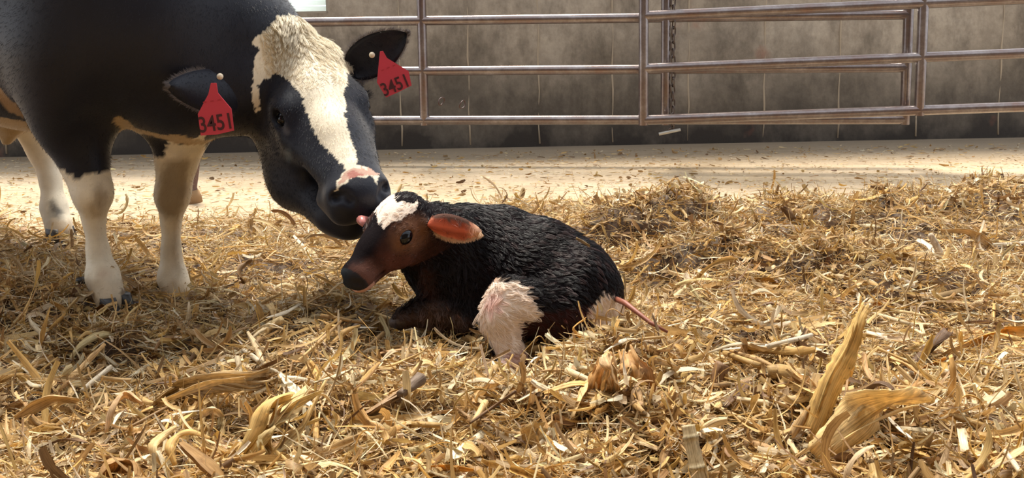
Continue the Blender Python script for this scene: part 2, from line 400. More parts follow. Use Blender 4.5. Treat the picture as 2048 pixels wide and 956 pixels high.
def surface_nets(D, lo, h):
    S = D < 0
    cnt = sum(S[i:S.shape[0] - 1 + i, j:S.shape[1] - 1 + j, k:S.shape[2] - 1 + k].astype(np.int8) for i in (0, 1) for j in (0, 1) for k in (0, 1))
    act = (cnt > 0) & (cnt < 8); I = np.stack(np.nonzero(act), 1); n = len(I)
    idx = np.full(act.shape, -1, np.int32); idx[act] = np.arange(n)
    pos = np.zeros((n, 3)); wsum = np.zeros(n)
    cs = [(i, j, k) for i in (0, 1) for j in (0, 1) for k in (0, 1)]
    for a in cs:
        for q in range(3):
            if a[q]: continue
            bq = list(a); bq[q] = 1
            da = D[I[:, 0] + a[0], I[:, 1] + a[1], I[:, 2] + a[2]]; db = D[I[:, 0] + bq[0], I[:, 1] + bq[1], I[:, 2] + bq[2]]
            mk = (da < 0) != (db < 0); t = np.where(mk, da / np.where(mk, da - db, 1), 0)
            pt = np.tile(np.array(a, float), (n, 1)); pt[:, q] += t
            pos[mk] += pt[mk]; wsum[mk] += 1
    V = lo + h * (I + pos / wsum[:, None])
    Q = []
    for q in range(3):
        o = [a for a in range(3) if a != q]
        s0 = [slice(1, -1)] * 3; s1 = [slice(1, -1)] * 3; s0[q] = slice(0, -1); s1[q] = slice(1, None)
        A0 = S[tuple(s0)]; A1 = S[tuple(s1)]; E = np.stack(np.nonzero(A0 != A1), 1)
        if not len(E): continue
        flip = A0[tuple(E.T)]
        base = E.copy(); base[:, o[0]] += 1; base[:, o[1]] += 1
        def cell(du, dv):
            c = base.copy(); c[:, o[0]] += du; c[:, o[1]] += dv; return idx[c[:, 0], c[:, 1], c[:, 2]]
        quad = np.stack([cell(-1, -1), cell(0, -1), cell(0, 0), cell(-1, 0)], 1)
        if q == 1: quad = quad[:, ::-1]
        quad[~flip] = quad[~flip][:, ::-1]
        Q.append(quad)
    Q = np.concatenate(Q); Q = Q[(Q >= 0).all(1)]
    return V, Q
def laplace(V, Q, it=2, lam=.5):
    e = np.concatenate([Q[:, [0, 1]], Q[:, [1, 2]], Q[:, [2, 3]], Q[:, [3, 0]]]); e = np.concatenate([e, e[:, ::-1]])
    deg = np.bincount(e[:, 0], minlength=len(V)).astype(float); deg[deg == 0] = 1
    for _ in range(it):
        av = np.stack([np.bincount(e[:, 0], V[e[:, 1], q], minlength=len(V)) / deg for q in range(3)], 1)
        V = V + (av - V) * lam
    return V
def vnormals(V, Q):
    n = np.cross(V[Q[:, 2]] - V[Q[:, 0]], V[Q[:, 3]] - V[Q[:, 1]]); N_ = np.zeros_like(V)
    for k in range(4): np.add.at(N_, Q[:, k], n)
    return N_ / (np.linalg.norm(N_, axis=1, keepdims=True) + 1e-12)
def merge(parts):
    V = []; Q = []; n = 0
    for v, q in parts: V.append(v); Q.append(q + n); n += len(v)
    return np.concatenate(V), np.concatenate(Q)
def two_level(body, lo, hi, h, hlo, hhi, hh, it=2):
    D, o = body.field(lo, hi, h); V, Q = surface_nets(D, o, h); V = laplace(V, Q, it)
    ins = ((V > np.asarray(hlo) + .02) & (V < np.asarray(hhi) - .02)).all(1)
    Q = Q[~ins[Q].all(1)]
    D, o = body.field(hlo, hhi, hh); V2, Q2 = surface_nets(D, o, hh); V2 = laplace(V2, Q2, it)
    used = np.unique(Q); mp = np.full(len(V), -1); mp[used] = np.arange(len(used))
    u2 = np.unique(Q2); m2 = np.full(len(V2), -1); m2[u2] = np.arange(len(u2))
    return merge([(V[used], mp[Q]), (V2[u2], m2[Q2])])
def inpoly(px, py, poly):
    r = np.zeros(len(px), bool); n = len(poly)
    for i in range(n):
        x0, y0 = poly[i]; x1, y1 = poly[(i + 1) % n]
        c = ((y0 > py) != (y1 > py)); t = np.where(c, (x1 - x0) * (py - y0) / ((y1 - y0) if y1 != y0 else 1e-9) + x0, 0)
        r ^= c & (px < t)
    return r
_ph = rng.uniform(0, 6.28, (3, 12)); _dr = rng.normal(0, 1, (12, 3))
def wob(V, freq, amp):
    s = 0
    for i in range(8): s = s + np.sin(V @ _dr[i] * freq * (1 + .35 * i) + _ph[0, i]) / (1 + .5 * i)
    return s * amp
def ear_mesh(base, tip, wide, width, cup, thick=.006, n=18, m=10, droop=0.0, squash=1.0):
    """leaf-shaped cupped ear; wide = direction across the ear, the cup opens along +normal"""
    base = np.asarray(base, float); tip = np.asarray(tip, float); ax = tip - base; Ln = np.linalg.norm(ax); ax = ax / Ln
    wv = nrm(wide - ax * (np.asarray(wide) @ ax)); nn = np.cross(ax, wv)
    V = []
    for side in (1, -1):
        for i in range(n):
            t = i / (n - 1)
            hw = width * .5 * (0.42 + 1.1 * math.sin(math.pi * min(t * .82 + .06, 1)) ** .9 - .42 * t) * (1 - max(0, t - .86) / .14 * .0)
            hw = width * .5 * ((math.sin(math.pi * (t ** .82) * .93 + .18)) ** .62 if t < .985 else .12)
            for j in range(m):
                s = -1 + 2 * j / (m - 1)
                c = cup * (s * s) * (1 - .35 * t) + droop * t * t
                V.append(base + ax * (Ln * t) + wv * (hw * s) + nn * (c + side * thick * .5 * (1 - s * s * .7) * (1 - .6 * t)))
    V = np.array(V); Q = []
    K = n * m
    for i in range(n - 1):
        for j in range(m - 1):
            a = i * m + j; Q.append((a, a + 1, a + m + 1, a + m)); Q.append((K + a, K + a + m, K + a + m + 1, K + a + 1))
        Q.append((i * m, i * m + m, K + i * m + m, K + i * m)); a = i * m + m - 1; Q.append((a, K + a, K + a + m, a + m))
    for j in range(m - 1):
        a = (n - 1) * m + j; Q.append((a, a + 1, K + a + 1, K + a)); Q.append((j, K + j, K + j + 1, j + 1))
    Q = np.array(Q)
    if True:
        Q = Q[:, ::-1]
    return V, Q, nn
def hair_obj(name, parent, mat, roots, dirs, lens, cols, rad, npts=5, bend=None, tipcol=1.0, clump=None):
    """roots (n,3), dirs (n,3) unit, lens (n,), cols (n,3); bend (n,3) is added quadratically"""
    n = len(roots); t = np.linspace(0, 1, npts)
    pos = roots[:, None, :] + dirs[:, None, :] * (lens[:, None] * t[None, :])[:, :, None]
    if bend is not None: pos = pos + bend[:, None, :] * (t ** 2)[None, :, None] * lens[:, None, None]
    if clump is not None:
        tips = pos[clump[0]][:, -1:, :]; w = (clump[1] * t ** 1.5)[None, :, None]; pos = pos * (1 - w) + (pos[clump[0]]) * w
    hc = bpy.data.hair_curves.new(name); hc.add_curves([npts] * n)
    off = -np.array(parent.location) if parent is not None else 0
    hc.attributes['position'].data.foreach_set('vector', (pos + off).astype(np.float32).ravel())
    ra = hc.attributes.get('radius') or hc.attributes.new('radius', 'FLOAT', 'POINT')
    rr = (rad if hasattr(rad, '__len__') else np.full(n, rad))[:, None] * (1 - .8 * t ** 1.3)[None, :]
    ra.data.foreach_set('value', rr.astype(np.float32).ravel())
    ca = hc.attributes.new('Col', 'FLOAT_COLOR', 'POINT'); c4 = np.ones((n, npts, 4), np.float32)
    c4[:, :, :3] = cols[:, None, :] * (1 + (tipcol - 1) * t)[None, :, None]; ca.data.foreach_set('color', c4.ravel())
    hc.materials.append(mat)
    o = bpy.data.objects.new(name, hc); C.objects.link(o)
    if parent is not None: o.parent = parent
    o['kind'] = 'stuff'; return o
def sample(V, Q, cols, dens, n):
    """n random surface points weighted by area times per-vertex density"""
    a = V[Q]; ar = np.linalg.norm(np.cross(a[:, 2] - a[:, 0], a[:, 3] - a[:, 1]), axis=1) * .5
    w = ar * dens[Q].mean(1); w = w / w.sum(); f = rng.choice(len(Q), n, p=w)
    b = rng.uniform(0, 1, (n, 2)); u, v = b[:, :1], b[:, 1:]
    wts = np.concatenate([(1 - u) * (1 - v), u * (1 - v), u * v, (1 - u) * v], 1)
    pts = (a[f] * wts[:, :, None]).sum(1); c = (cols[Q[f]] * wts[:, :, None]).sum(1)
    nn = np.cross(a[f, 2] - a[f, 0], a[f, 3] - a[f, 1]); nn /= np.linalg.norm(nn, axis=1, keepdims=True) + 1e-12
    return pts, nn, c, Q[f, 0]

# ------------------------------------------------------------------ the cow
BLACK = srgb(24, 26, 38); WHITE = srgb(240, 228, 204); DIRTY_LIT_TAN = srgb(190, 164, 124)
HO = P(608, 85, 2.70)                                   # poll
hf = nrm(cv(.417, -.716, .56)); hs = cv(.873, .144, -.466); hs = nrm(hs - hf * (hs @ hf)); hu = np.cross(hf, hs)
HS = 1.05
def HL(s, f, u): return HO + (hs * s + hf * f + hu * u) * HS
HA = np.array([hs, hf, hu])
cow = Body()
B0 = np.array([-1.10, 2.70, 0.0]); bd = nrm([.81, -.58, 0]); bn = np.array([-bd[1], bd[0], 0.0])   # body axis (forward) and the cow's left
def BL(a, b_, z): return B0 + bd * a + bn * b_ + np.array([0, 0, z])
ZU = np.array([0, 0, 1.0])
# trunk
cow.chain([BL(.02, 0, .90), BL(-.38, 0, .90), BL(-.85, 0, .90), BL(-1.28, 0, .98), BL(-1.52, 0, 1.02)], [.285, .36, .385, .30, .21], .10)
cow.chain([BL(.0, 0, 1.24), BL(-.6, 0, 1.25), BL(-1.25, 0, 1.30), BL(-1.6, 0, 1.26)], [.12, .10, .11, .09], .12)
cow.el(BL(.10, .03, .80), [bd, bn, ZU], (.20, .17, .25), .09)                 # brisket
cow.rc(BL(.15, .10, .60), BL(.06, .08, .60), .085, .085, .07)
for s_ in (-1, 1):
    cow.el(BL(-.02, s_ * .21, .88), [bd, bn, ZU], (.17, .10, .30), .08)     # shoulder blades
    cow.el(BL(-1.34, s_ * .20, .86), [bd, bn, ZU], (.20, .12, .30), .08)    # thighs
    cow.rc(BL(-1.22, s_ * .23, 1.22), BL(-1.5, s_ * .16, 1.2), .06, .07, .08)
cow.el(BL(-1.08, 0, .56), [bd, bn, ZU], (.20, .17, .15), .06)               # udder
for a_, b_ in ((-1.0, -.09), (-1.0, .09), (-1.18, -.08), (-1.18, .08)): cow.rc(BL(a_, b_, .44), BL(a_, b_, .37), .022, .013, .03)
cow.rc(BL(-.62, -.02, .52), BL(-.66, -.02, .47), .04, .02, .05)             # navel fold
# neck
neck = [BL(.02, .0, 1.04), P(400, 30, 2.74), P(478, 78, 2.74), HL(0, .035, -.125)]
cow.chain(neck, [.27, .195, .150, .112], .08)
cow.chain([BL(.12, .02, .84), P(395, 150, 2.68), P(470, 170, 2.70), HL(-.01, .09, -.19)], [.20, .15, .115, .08], .08)
cow.chain([P(430, -80, 2.80), P(505, 20, 2.78), HL(-.02, .01, -.08)], [.10, .065, .070], .06)       # crest
# head
ih0 = len(cow.pr)
cow.el(HL(0, .055, -.075), HA, (.092, .095, .088), .03)
cow.el(HL(0, .13, -.062), HA, (.108, .135, .062), .04)
for s_ in (-1, 1):
    cow.rc(HL(s_ * .055, -.005, -.06), HL(s_ * .075, .03, -.075), .035, .04, .04)
    cow.el(HL(s_ * .093, .185, -.068), HA, (.040, .055, .048), .035)        # orbit
    cow.el(HL(s_ * .080, .18, -.195), HA, (.054, .150, .122), .05)          # cheek
    cow.rc(HL(s_ * .078, .07, -.265), HL(s_ * .070, .26, -.275), .052, .062, .05)     # jaw angle
    cow.rc(HL(s_ * .064, .24, -.270), HL(s_ * .032, .43, -.200), .062, .054, .06)     # jaw
    cow.rc(HL(s_ * .088, .26, -.095), HL(s_ * .040, .40, -.075), .030, .040, .05)     # facial crest
    cow.rc(HL(s_ * .115, .055, -.10), HL(s_ * .140, .06, -.11), .036, .030, .03)      # ear root
    cow.rc(HL(s_ * .060, .445, -.115), HL(s_ * .045, .50, -.105), .030, .030, .03)    # upper lip corner
cow.chain([HL(0, .15, -.075), HL(0, .29, -.068), HL(0, .42, -.058)], [.082, .066, .052], .05)
cow.el(HL(0, .475, -.068), HA, (.082, .058, .058), .035)                    # muzzle
cow.el(HL(0, .505, -.082), HA, (.066, .034, .050), .03)
cow.el(HL(0, .465, -.190), HA, (.056, .058, .042), .04)                      # chin
for s_ in (-1, 1):
    cow.rc(HL(s_ * .056, .506, -.030), HL(s_ * .064, .490, -.052), .013, .010, .016, 's')   # nostril
    cow.rc(HL(s_ * .040, .520, -.040), HL(s_ * .048, .512, -.032), .009, .008, .016, 's')
    cow.el(HL(s_ * .122, .203, -.062), HA, (.018, .028, .019), .010, 's')                 # eye socket
cow.chain([HL(-.09, .37, -.15), HL(-.078, .46, -.140), HL(-.035, .525, -.140), HL(.035, .525, -.140), HL(.078, .46, -.140), HL(.09, .37, -.15)], [.004] * 6, .010, 's')
for i_ in range(ih0, len(cow.pr)):
    q_ = list(cow.pr[i_]); q_[3] = q_[3] * HS
    if q_[4] is not None: q_[4] = q_[4] * HS
    cow.pr[i_] = tuple(q_)
# legs: shoulder, elbow, knee, cannon, fetlock, pastern, foot
def leg(pts, rs, k=.03): cow.chain(pts, rs, k)
KR = P(186, 388, 2.60); FR = P(205, 552, 2.585)
leg([BL(.02, -.17, .80), P(150, 240, 2.64), P(168, 320, 2.62)], [.13, .098, .064], .06)
leg([P(168, 320, 2.62), KR, P(188, 440, 2.605), P(195, 500, 2.60), FR, P(222, 600, 2.55)], [.064, .053, .029, .029, .044, .042], .02)
KL = P(345, 392, 2.72); FL = P(345, 555, 2.70)
leg([BL(.05, .15, .80), P(362, 262, 2.74), P(354, 318, 2.73)], [.12, .072, .058], .05)
leg([P(354, 318, 2.73), KL, P(342, 440, 2.72), P(342, 500, 2.71), FL, P(362, 596, 2.66)], [.058, .049, .028, .027, .041, .040], .02)
HLk = P(88, 300, 3.52)                                                        # left hind
leg([BL(-1.20, .20, .80), BL(-1.05, .20, .66), HLk], [.15, .10, .056], .06)
leg([HLk, P(101, 360, 3.48), P(108, 415, 3.44), P(122, 470, 3.38)], [.056, .036, .045, .050], .025)
hr0 = BL(-1.42, -.19, 0)
leg([BL(-1.34, -.20, .80), BL(-1.24, -.2, .66), BL(-1.46, -.19, .50), BL(-1.44, -.19, .30), BL(-1.42, -.19, .17), BL(-1.38, -.19, .06)], [.15, .09, .056, .036, .042, .046], .04)

hp = np.array([HL(s, f, u) for s in (-.19, .19) for f in (-.07, .56) for u in (-.30, .06)])
HLO, HHI = hp.min(0), hp.max(0)
V, Q = two_level(cow, (-3.0, 2.15, -.03), (-.20, 4.20, 1.50), .0125, HLO, HHI, .0052)
nb = len(V)
# ears are part of the same body mesh
earR = ear_mesh(P(514, 190, 2.62), P(342, 172, 2.41), cv(-.1, 1, .1), .122, .020, .010, droop=.0)
earL = ear_mesh(P(700, 140, 2.76), P(813, 66, 2.73), cv(-.55, .8, .2), .118, .022, .010)
V, Q = merge([(V, Q), earR[:2], earL[:2]])
Nv = vnormals(V, Q)
X_, Y_ = pix(V)
loc = (V - HO) @ HA.T / HS                                                  # head coordinates s, f, u
inhead = (loc[:, 1] > -.08) & (loc[:, 1] < .6) & (np.abs(loc[:, 0]) < .2) & (loc[:, 2] > -.30) & (loc[:, 2] < .1) & (V[:, 0] > -.85)
face = Nv @ (CAM - V.mean(0)) > 0
view = (CAM - V); view /= np.linalg.norm(view, axis=1, keepdims=True); front = (Nv * view).sum(1) > -.1
jx = X_ + wob(V, 90, 2.2); jy = Y_ + wob(V + 3.1, 90, 2.2)
col = np.tile(BLACK, (len(V), 1))
def paint(mask, c, amt=1.0): col[mask] = col[mask] * (1 - amt) + np.asarray(c) * amt
isbody = np.arange(len(V)) < nb
# blaze: poll, forehead and nose
blaze = [(500, 84), (560, 30), (640, 30), (695, 95), (702, 130), (692, 165), (690, 220), (699, 268), (710, 308), (716, 330), (738, 338), (762, 352), (755, 372), (740, 352),
         (715, 352), (690, 372), (668, 382), (672, 362), (690, 342), (688, 328), (664, 308), (642, 282), (628, 258), (612, 226), (604, 200), (590, 176), (566, 154), (548, 150), (526, 158), (517, 178), (515, 222), (508, 222), (507, 160), (512, 120), (520, 100)]
paint(inpoly(jx, jy, blaze) & inhead & isbody & (loc[:, 2] > -.14) & (front | (loc[:, 1] < .08)), WHITE)
nose = inhead & isbody & (loc[:, 1] > .385) & (loc[:, 1] < .475) & (loc[:, 2] > -.09)
paint(inpoly(jx, jy, [(668, 380), (690, 345), (716, 335), (742, 338), (762, 350), (752, 365), (722, 350), (694, 362)]) & nose, srgb(206, 166, 146))
paint(inpoly(jx, jy, [(696, 352), (712, 342), (730, 345), (714, 352), (700, 362)]) & nose, srgb(186, 120, 106))
# chest, belly and leg markings and a painted lit brisket line, by place on the animal
h_ = V[:, 2]; a_ = (V - B0) @ bd; b_ = (V - B0) @ bn
paint(isbody & (h_ < .60 + wob(V, 9, .03)) & (a_ < -.10) & (a_ > -1.5) & (np.abs(b_) < .5), DIRTY_LIT_TAN)
paint(isbody & (a_ < -.17 + wob(V, 14, .012) - .02) & (a_ > -.235 + .10 * np.clip(h_ - .62, 0, 1) + wob(V, 22, .02)) & (h_ < .86) & (h_ > .5) & (b_ < 0), srgb(170, 140, 104))
ud = isbody & (((V - BL(-1.08, 0, .50)) / [.30, .30, .17]) ** 2).sum(1).__lt__(1) & (h_ < .60)
paint(ud, srgb(206, 140, 122))
pol_chest = [(328, 318), (332, 290), (336, 274), (352, 290), (372, 290), (386, 278), (412, 266), (412, 330), (300, 330), (306, 312)]
paint(inpoly(jx, jy, pol_chest) & isbody & (V[:, 1] < 3.0) & (h_ < .60), WHITE)
paint(isbody & (h_ < .62) & (a_ > -.3) & (a_ < .22) & (np.abs(b_ - .02) < .15) & (Nv[:, 2] < -.8) & (b_ > -.09), DIRTY_LIT_TAN)  # pale line that paints light onto the downward-facing brisket
legw = isbody & (h_ < .46)
paint(legw & inpoly(jx, jy, [(60, 270), (100, 300), (118, 330), (152, 362), (164, 352), (190, 345), (230, 340), (250, 640), (-50, 640)]), WHITE * .96)
paint(legw & inpoly(jx, jy, [(296, 300), (420, 268), (430, 640), (280, 640)]), WHITE * .93)
paint(isbody & (V[:, 1] > 3.15) & (h_ < .55), WHITE * .9)
dirt = srgb(134, 108, 72)
def softpoly(px, py, poly, r):
    return sum(inpoly(px + r * .6 * math.cos(q) * w, py + r * .6 * math.sin(q) * w, poly).astype(float) for w in (.5, 1.0, 1.6) for q in np.linspace(0, 6.28, 10, endpoint=False)) / 30
def soft(px, py, poly, r, c, amt, mask):
    global col
    a = (softpoly(px, py, poly, r) * amt * mask)[:, None]; col = col * (1 - a) + np.asarray(c)[None] * a
def stain(poly, c, amt=.75, mask=None):
    soft(X_ + wob(V, 70, 3), Y_ + wob(V + 1, 70, 3), poly, 9, c, amt, isbody & (V[:, 1] < 3.1 if mask is None else mask))
stain([(186, 385), (200, 370), (216, 375), (217, 400), (208, 418), (190, 412)], dirt, .7)
stain([(176, 405), (196, 418), (210, 420), (205, 436), (180, 425)], DIRTY_LIT_TAN, .7)
stain([(196, 540), (216, 538), (224, 552), (196, 554)], srgb(180, 140, 110), .5)
stain([(336, 318), (362, 312), (380, 330), (372, 345), (372, 380), (366, 420), (352, 448), (340, 440), (322, 425), (316, 395), (326, 355)], srgb(128, 106, 74), .72)
stain([(340, 440), (354, 440), (360, 520), (368, 560), (352, 560), (344, 500)], DIRTY_LIT_TAN * .8, .5)
stain([(152, 560), (262, 560), (262, 620), (152, 620)], srgb(176, 150, 116), .5)
stain([(310, 570), (400, 560), (400, 620), (310, 620)], srgb(176, 146, 104), .6)
stain([(98, 406), (116, 406), (128, 418), (124, 438), (100, 440)], srgb(70, 68, 66), .85, V[:, 1] > 3.1)
stain([(88, 440), (150, 440), (150, 490), (88, 490)], srgb(166, 140, 108), .7, V[:, 1] > 3.1)
soft(X_, Y_, [(568, 300), (578, 298), (584, 318), (576, 326)], 7, srgb(128, 138, 142), .55, inhead & isbody & front)
soft(X_, Y_, [(562, 250), (572, 250), (580, 266), (572, 270)], 6, srgb(104, 100, 100), .6, inhead & isbody & front)
# nostrils and lips stay bare and black; faint brown on the neck crest
paint(isbody & (b_ > .05) & (h_ > .95) & (a_ < .15) & ~inhead, srgb(42, 34, 38), .5)
cowroot = empty('cow', (B0[0], B0[1], 0.0)); tag(cowroot, 'black and white cow with red ear tags bending to nuzzle the calf', 'cow')
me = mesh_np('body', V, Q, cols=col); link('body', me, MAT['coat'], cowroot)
# eyes with lids and tear track
def sphere(c, r, axes=None, sc=(1, 1, 1), n=24, mring=14):
    axes = np.eye(3) if axes is None else axes; v = []; f = []
    for i in range(mring + 1):
        th = math.pi * i / mring
        for k in range(n):
            q = 2 * math.pi * k / n; l = np.array([math.sin(th) * math.cos(q), math.sin(th) * math.sin(q), math.cos(th)]) * sc * r
            v.append(np.asarray(c) + l @ axes)
    for i in range(mring):
        for k in range(n): f.append((i * n + k, (i + 1) * n + k, (i + 1) * n + (k + 1) % n, i * n + (k + 1) % n))
    return v, f
for s_ in (-1, 1):
    e = MB(); ce = HL(s_ * .112, .203, -.063); e.add(*sphere(ce, .0195, HA, (.8, 1.15, 1))); eo = e.build('eye', MAT['eye'], cowroot)
    lid = MB()
    lidp = [HL(s_ * (.1235 - .007 * abs(math.cos(q)) - .002), .203 + .029 * math.cos(q), -.063 + .0185 * math.sin(q)) for q in np.linspace(0, 2 * math.pi, 24, endpoint=False)]
    lid.tube(lidp, .0050, 8, closed=True); lid.build('eyelid', m_plain('dark lid', srgb(36, 34, 38), .45), eo)
# tongue tip touching the calf
tg = MB(); tg.tube([HL(.02, .50, -.128), HL(.035, .53, -.136), P(722, 440, 2.33), P(730, 452, 2.31)], [.014, .014, .012, .006], 10); tg.build('tongue', m_plain('tongue', srgb(190, 120, 112), .3), cowroot)
# hooves
def hoof(c, fwd, side, mat, s=1.0):
    for q in (-1, 1):
        h = MB(); rings = []
        for (z, fr, bk, wd_) in ((.052, .030, .034, .020), (.03, .042, .036, .023), (.0, .058, .036, .025), (-.02, .064, .034, .025)):
            rings.append([c + side * (q * .026 * s) + fwd * (s * (fr * max(math.cos(t), 0) + bk * min(math.cos(t), 0))) + side * (wd_ * s * math.sin(t)) + ZU * z * s for t in np.linspace(0, 2 * math.pi, 16, endpoint=False)])
        v = [p for r in rings for p in r]; f = [(i * 16 + k, i * 16 + (k + 1) % 16, (i + 1) * 16 + (k + 1) % 16, (i + 1) * 16 + k) for i in range(3) for k in range(16)] + [tuple(range(16))[::-1], tuple(range(48, 64))]
        h.add(v, f); h.build('hoof', mat, cowroot)
fdir = nrm(cv(.85, 0, .6) * [1, 1, 0]); fsd = np.array([-fdir[1], fdir[0], 0])
hoof(P(226, 621, 2.55) + fdir * .016, fdir, fsd, MAT['hoof'], .88); hoof(P(366, 614, 2.655) + fdir * .02, fdir, fsd, MAT['hoof_pale'], .88)
hoof(P(122, 482, 3.38), fdir, fsd, MAT['hoof']); hoof(BL(-1.37, -.19, .03), fdir, fsd, MAT['hoof'])
for c0, c1 in ((P(160, 556, 2.62), P(163, 572, 2.61)), (P(315, 566, 2.73), P(317, 578, 2.73)), (P(96, 474, 3.42), P(97, 480, 3.42))):
    dw = MB(); dw.tube([c0, (c0 + c1) / 2, c1], [.012, .018, .010], 10); dw.build('dewclaw', MAT['hoof'], cowroot)
# tail on the far side of the rump
tl = MB(); tl.tube([BL(-1.66, 0, 1.30), BL(-1.74, 0, 1.22), BL(-1.76, 0, .9), BL(-1.74, 0, .55), BL(-1.74, 0, .35)], [.04, .03, .02, .028, .01], 10)
tl.build('tail', m_plain('tail black', BLACK, .7), cowroot)
# ear tags
def font_mesh(txt, size, depth, spacing=1.0):
    fc = bpy.data.curves.new('txt', 'FONT'); fc.body = txt; fc.size = size; fc.extrude = depth; fc.align_x = 'CENTER'; fc.align_y = 'CENTER'; fc.space_character = spacing; fc.offset = size * .012
    o = bpy.data.objects.new('txt', fc); C.objects.link(o); dg = bpy.context.evaluated_depsgraph_get(); me = bpy.data.meshes.new_from_object(o.evaluated_get(dg)); bpy.data.objects.remove(o); return me
def ear_tag(label, outline, Y, ctr, xa, ya, num_size, sx, Yc=None, stud=None):
    """outline in pixels around the tag; a 3 mm plastic plate with printed numbers"""
    pts = [P(x, y, Y if not callable(Y) else Y(x, y)) for x, y in outline]; n = len(pts)
    nv = np.cross(pts[2] - pts[0], pts[-1] - pts[0]); nv = nrm(nv); c0 = np.mean(pts, 0)
    if nv @ (CAM - c0) < 0: nv = -nv
    mb = MB(); v = [p + nv * .0015 for p in pts] + [p - nv * .0015 for p in pts]
    mb.add(v, [tuple(range(n)), tuple(range(n, 2 * n))[::-1]] + [(i, n + i, n + (i + 1) % n, (i + 1) % n) for i in range(n)])
    t = mb.build('ear_tag', MAT['tag'], cowroot, smooth=False); t['label'] = label
    X = nrm(xa(pts)); X = nrm(X - nv * (X @ nv)); Yv = np.cross(nv, X)
    def put(txt, cpos, size, name, sx_, mat):
        me = font_mesh(txt, size, .0004); o = link(name, me, mat, t, loc=(0, 0, 0)); me.materials.clear(); me.materials.append(mat)
        mt = Matrix.Identity(4)
        for i in range(3): mt[i][0] = X[i] * sx_; mt[i][1] = Yv[i]; mt[i][2] = nv[i]; mt[i][3] = (cpos + nv * .0022)[i]
        o.matrix_parent_inverse = Matrix.Identity(4); o.matrix_basis = Matrix.Translation(-Vector(cowroot.location)) @ mt
        o.matrix_basis = Matrix.Translation(Vector((0, 0, 0))) @ (Matrix.Translation(-Vector(cowroot.location)) @ mt)
        o.parent = t; o.matrix_parent_inverse = (Matrix.Translation(-Vector(cowroot.location))).inverted() @ Matrix.Translation(-Vector(cowroot.location))
        t_world = Matrix.Translation(Vector(cowroot.location)) @ Matrix.Translation(Vector(t.location))
        o.matrix_parent_inverse = Matrix.Identity(4); o.matrix_basis = t_world.inverted() @ mt
    yb = ya(pts)
    put('3451', ctr(pts), num_size, 'tag_number', sx, MAT['ink'])
    put('- - -', ctr(pts) + Yv * num_size * 1.05, num_size * .42, 'tag_print', 1.3, m_plain('faint ink', srgb(176, 36, 52), .6))
    return t, nv
YR = lambda x, y: 2.41
tR, nR = ear_tag('red ear tag reading 3451 on the cow\'s right ear, left in the picture', [(422, 166), (433, 166), (436, 186), (463, 218), (468, 261), (434, 269), (402, 271), (396, 228), (417, 188)], YR,
        lambda p: P(432.5, 247, 2.41), lambda p: P(468, 240, 2.41) - P(398, 250, 2.41), lambda p: 0, .0575, .80)
tL, nL = ear_tag('red ear tag reading 3451 on the cow\'s left ear, right in the picture', [(760, 103), (766, 102), (774, 116), (817, 142), (823, 171), (797, 184), (772, 195), (754, 165)], lambda x, y: 2.685 + (x - 790) * .0004,
        lambda p: P(791, 171, 2.685), lambda p: P(823, 158, 2.698) - P(757, 186, 2.672), lambda p: 0, .0535, .80)
for c in (P(440, 153, 2.47), P(744, 110, 2.70)):
    bt = MB(); bt.add(*sphere(c, .0085)); bt.build('tag_button', MAT['button'], cowroot)

# hair: short coat everywhere, a long pale tuft over the poll
dens = np.ones(len(V)); dens[inhead] = 2.2; dens[V[:, 1] > 3.3] = .15; dens[h_ > 1.25] = .15
dens[inhead & (loc[:, 1] > .43)] = 0.05
pts, nn, cc, vi = sample(V, Q, col, dens, 52000)
l_ = (pts - HO) @ HA.T
flow = np.where(((l_[:, 1] > -.08) & (np.abs(l_[:, 0]) < .2) & (pts[:, 0] > -.9))[:, None], hf[None, :] * .9 + hs[None, :] * np.sign(l_[:, :1]) * .25, -bd[None, :] * .5 - ZU[None, :] * .7)
flow = flow - nn * (flow * nn).sum(1, keepdims=True); flow /= np.linalg.norm(flow, axis=1, keepdims=True) + 1e-9
dr = nn * .55 + flow * .9 + rng.normal(0, .16, pts.shape); dr /= np.linalg.norm(dr, axis=1, keepdims=True)
cj = cc * rng.uniform(.8, 1.15, (len(pts), 1))
hair_obj('short_coat', cowroot, MAT['hair'], pts - nn * .001, dr, rng.uniform(.006, .012, len(pts)), cj, .00042, 3)
isw = (col.mean(1) > .25) & inhead & (loc[:, 1] < .18) & isbody & (loc[:, 0] > -.125)
dens = np.where(isw, 1.0, 0.0) * np.clip(1.2 - loc[:, 1] / .20, .12, 1.2)
pts, nn, cc, vi = sample(V, Q, col, dens + 1e-9 * 0, 9000)
l_ = (pts - HO) @ HA.T
sw = np.sin(l_[:, 0] * 38 + l_[:, 1] * 9)
flow = hf * 1.0 + hs * (.55 * sw + np.sign(l_[:, 0]) * .30)[:, None]
top = np.clip(1 - l_[:, 1] / .07, 0, 1)[:, None]
flow = flow * (1 - .2 * top) + nn * (.35 + .4 * top)
dr = flow + rng.normal(0, .16, pts.shape); dr /= np.linalg.norm(dr, axis=1, keepdims=True)
ln = rng.uniform(.012, .032, len(pts)) * np.clip(1.2 - l_[:, 1] / .16, .25, 1.2)
ci = np.arange(len(pts)); cen = rng.choice(len(pts), 420, replace=False)
for i0 in range(0, len(pts), 1000): ci[i0:i0 + 1000] = cen[((pts[i0:i0 + 1000, None, :] - pts[cen][None]) ** 2).sum(2).argmin(1)]
ln = ln * np.clip((l_[:, 0] + .15) / .07, .25, 1)
hair_obj('poll_tuft', cowroot, MAT['hair'], pts, dr, ln, cc * rng.uniform(.82, 1.1, (len(pts), 1)), .00055, 6, bend=hf[None, :] * .35 - nn * .25, clump=(ci, .6))
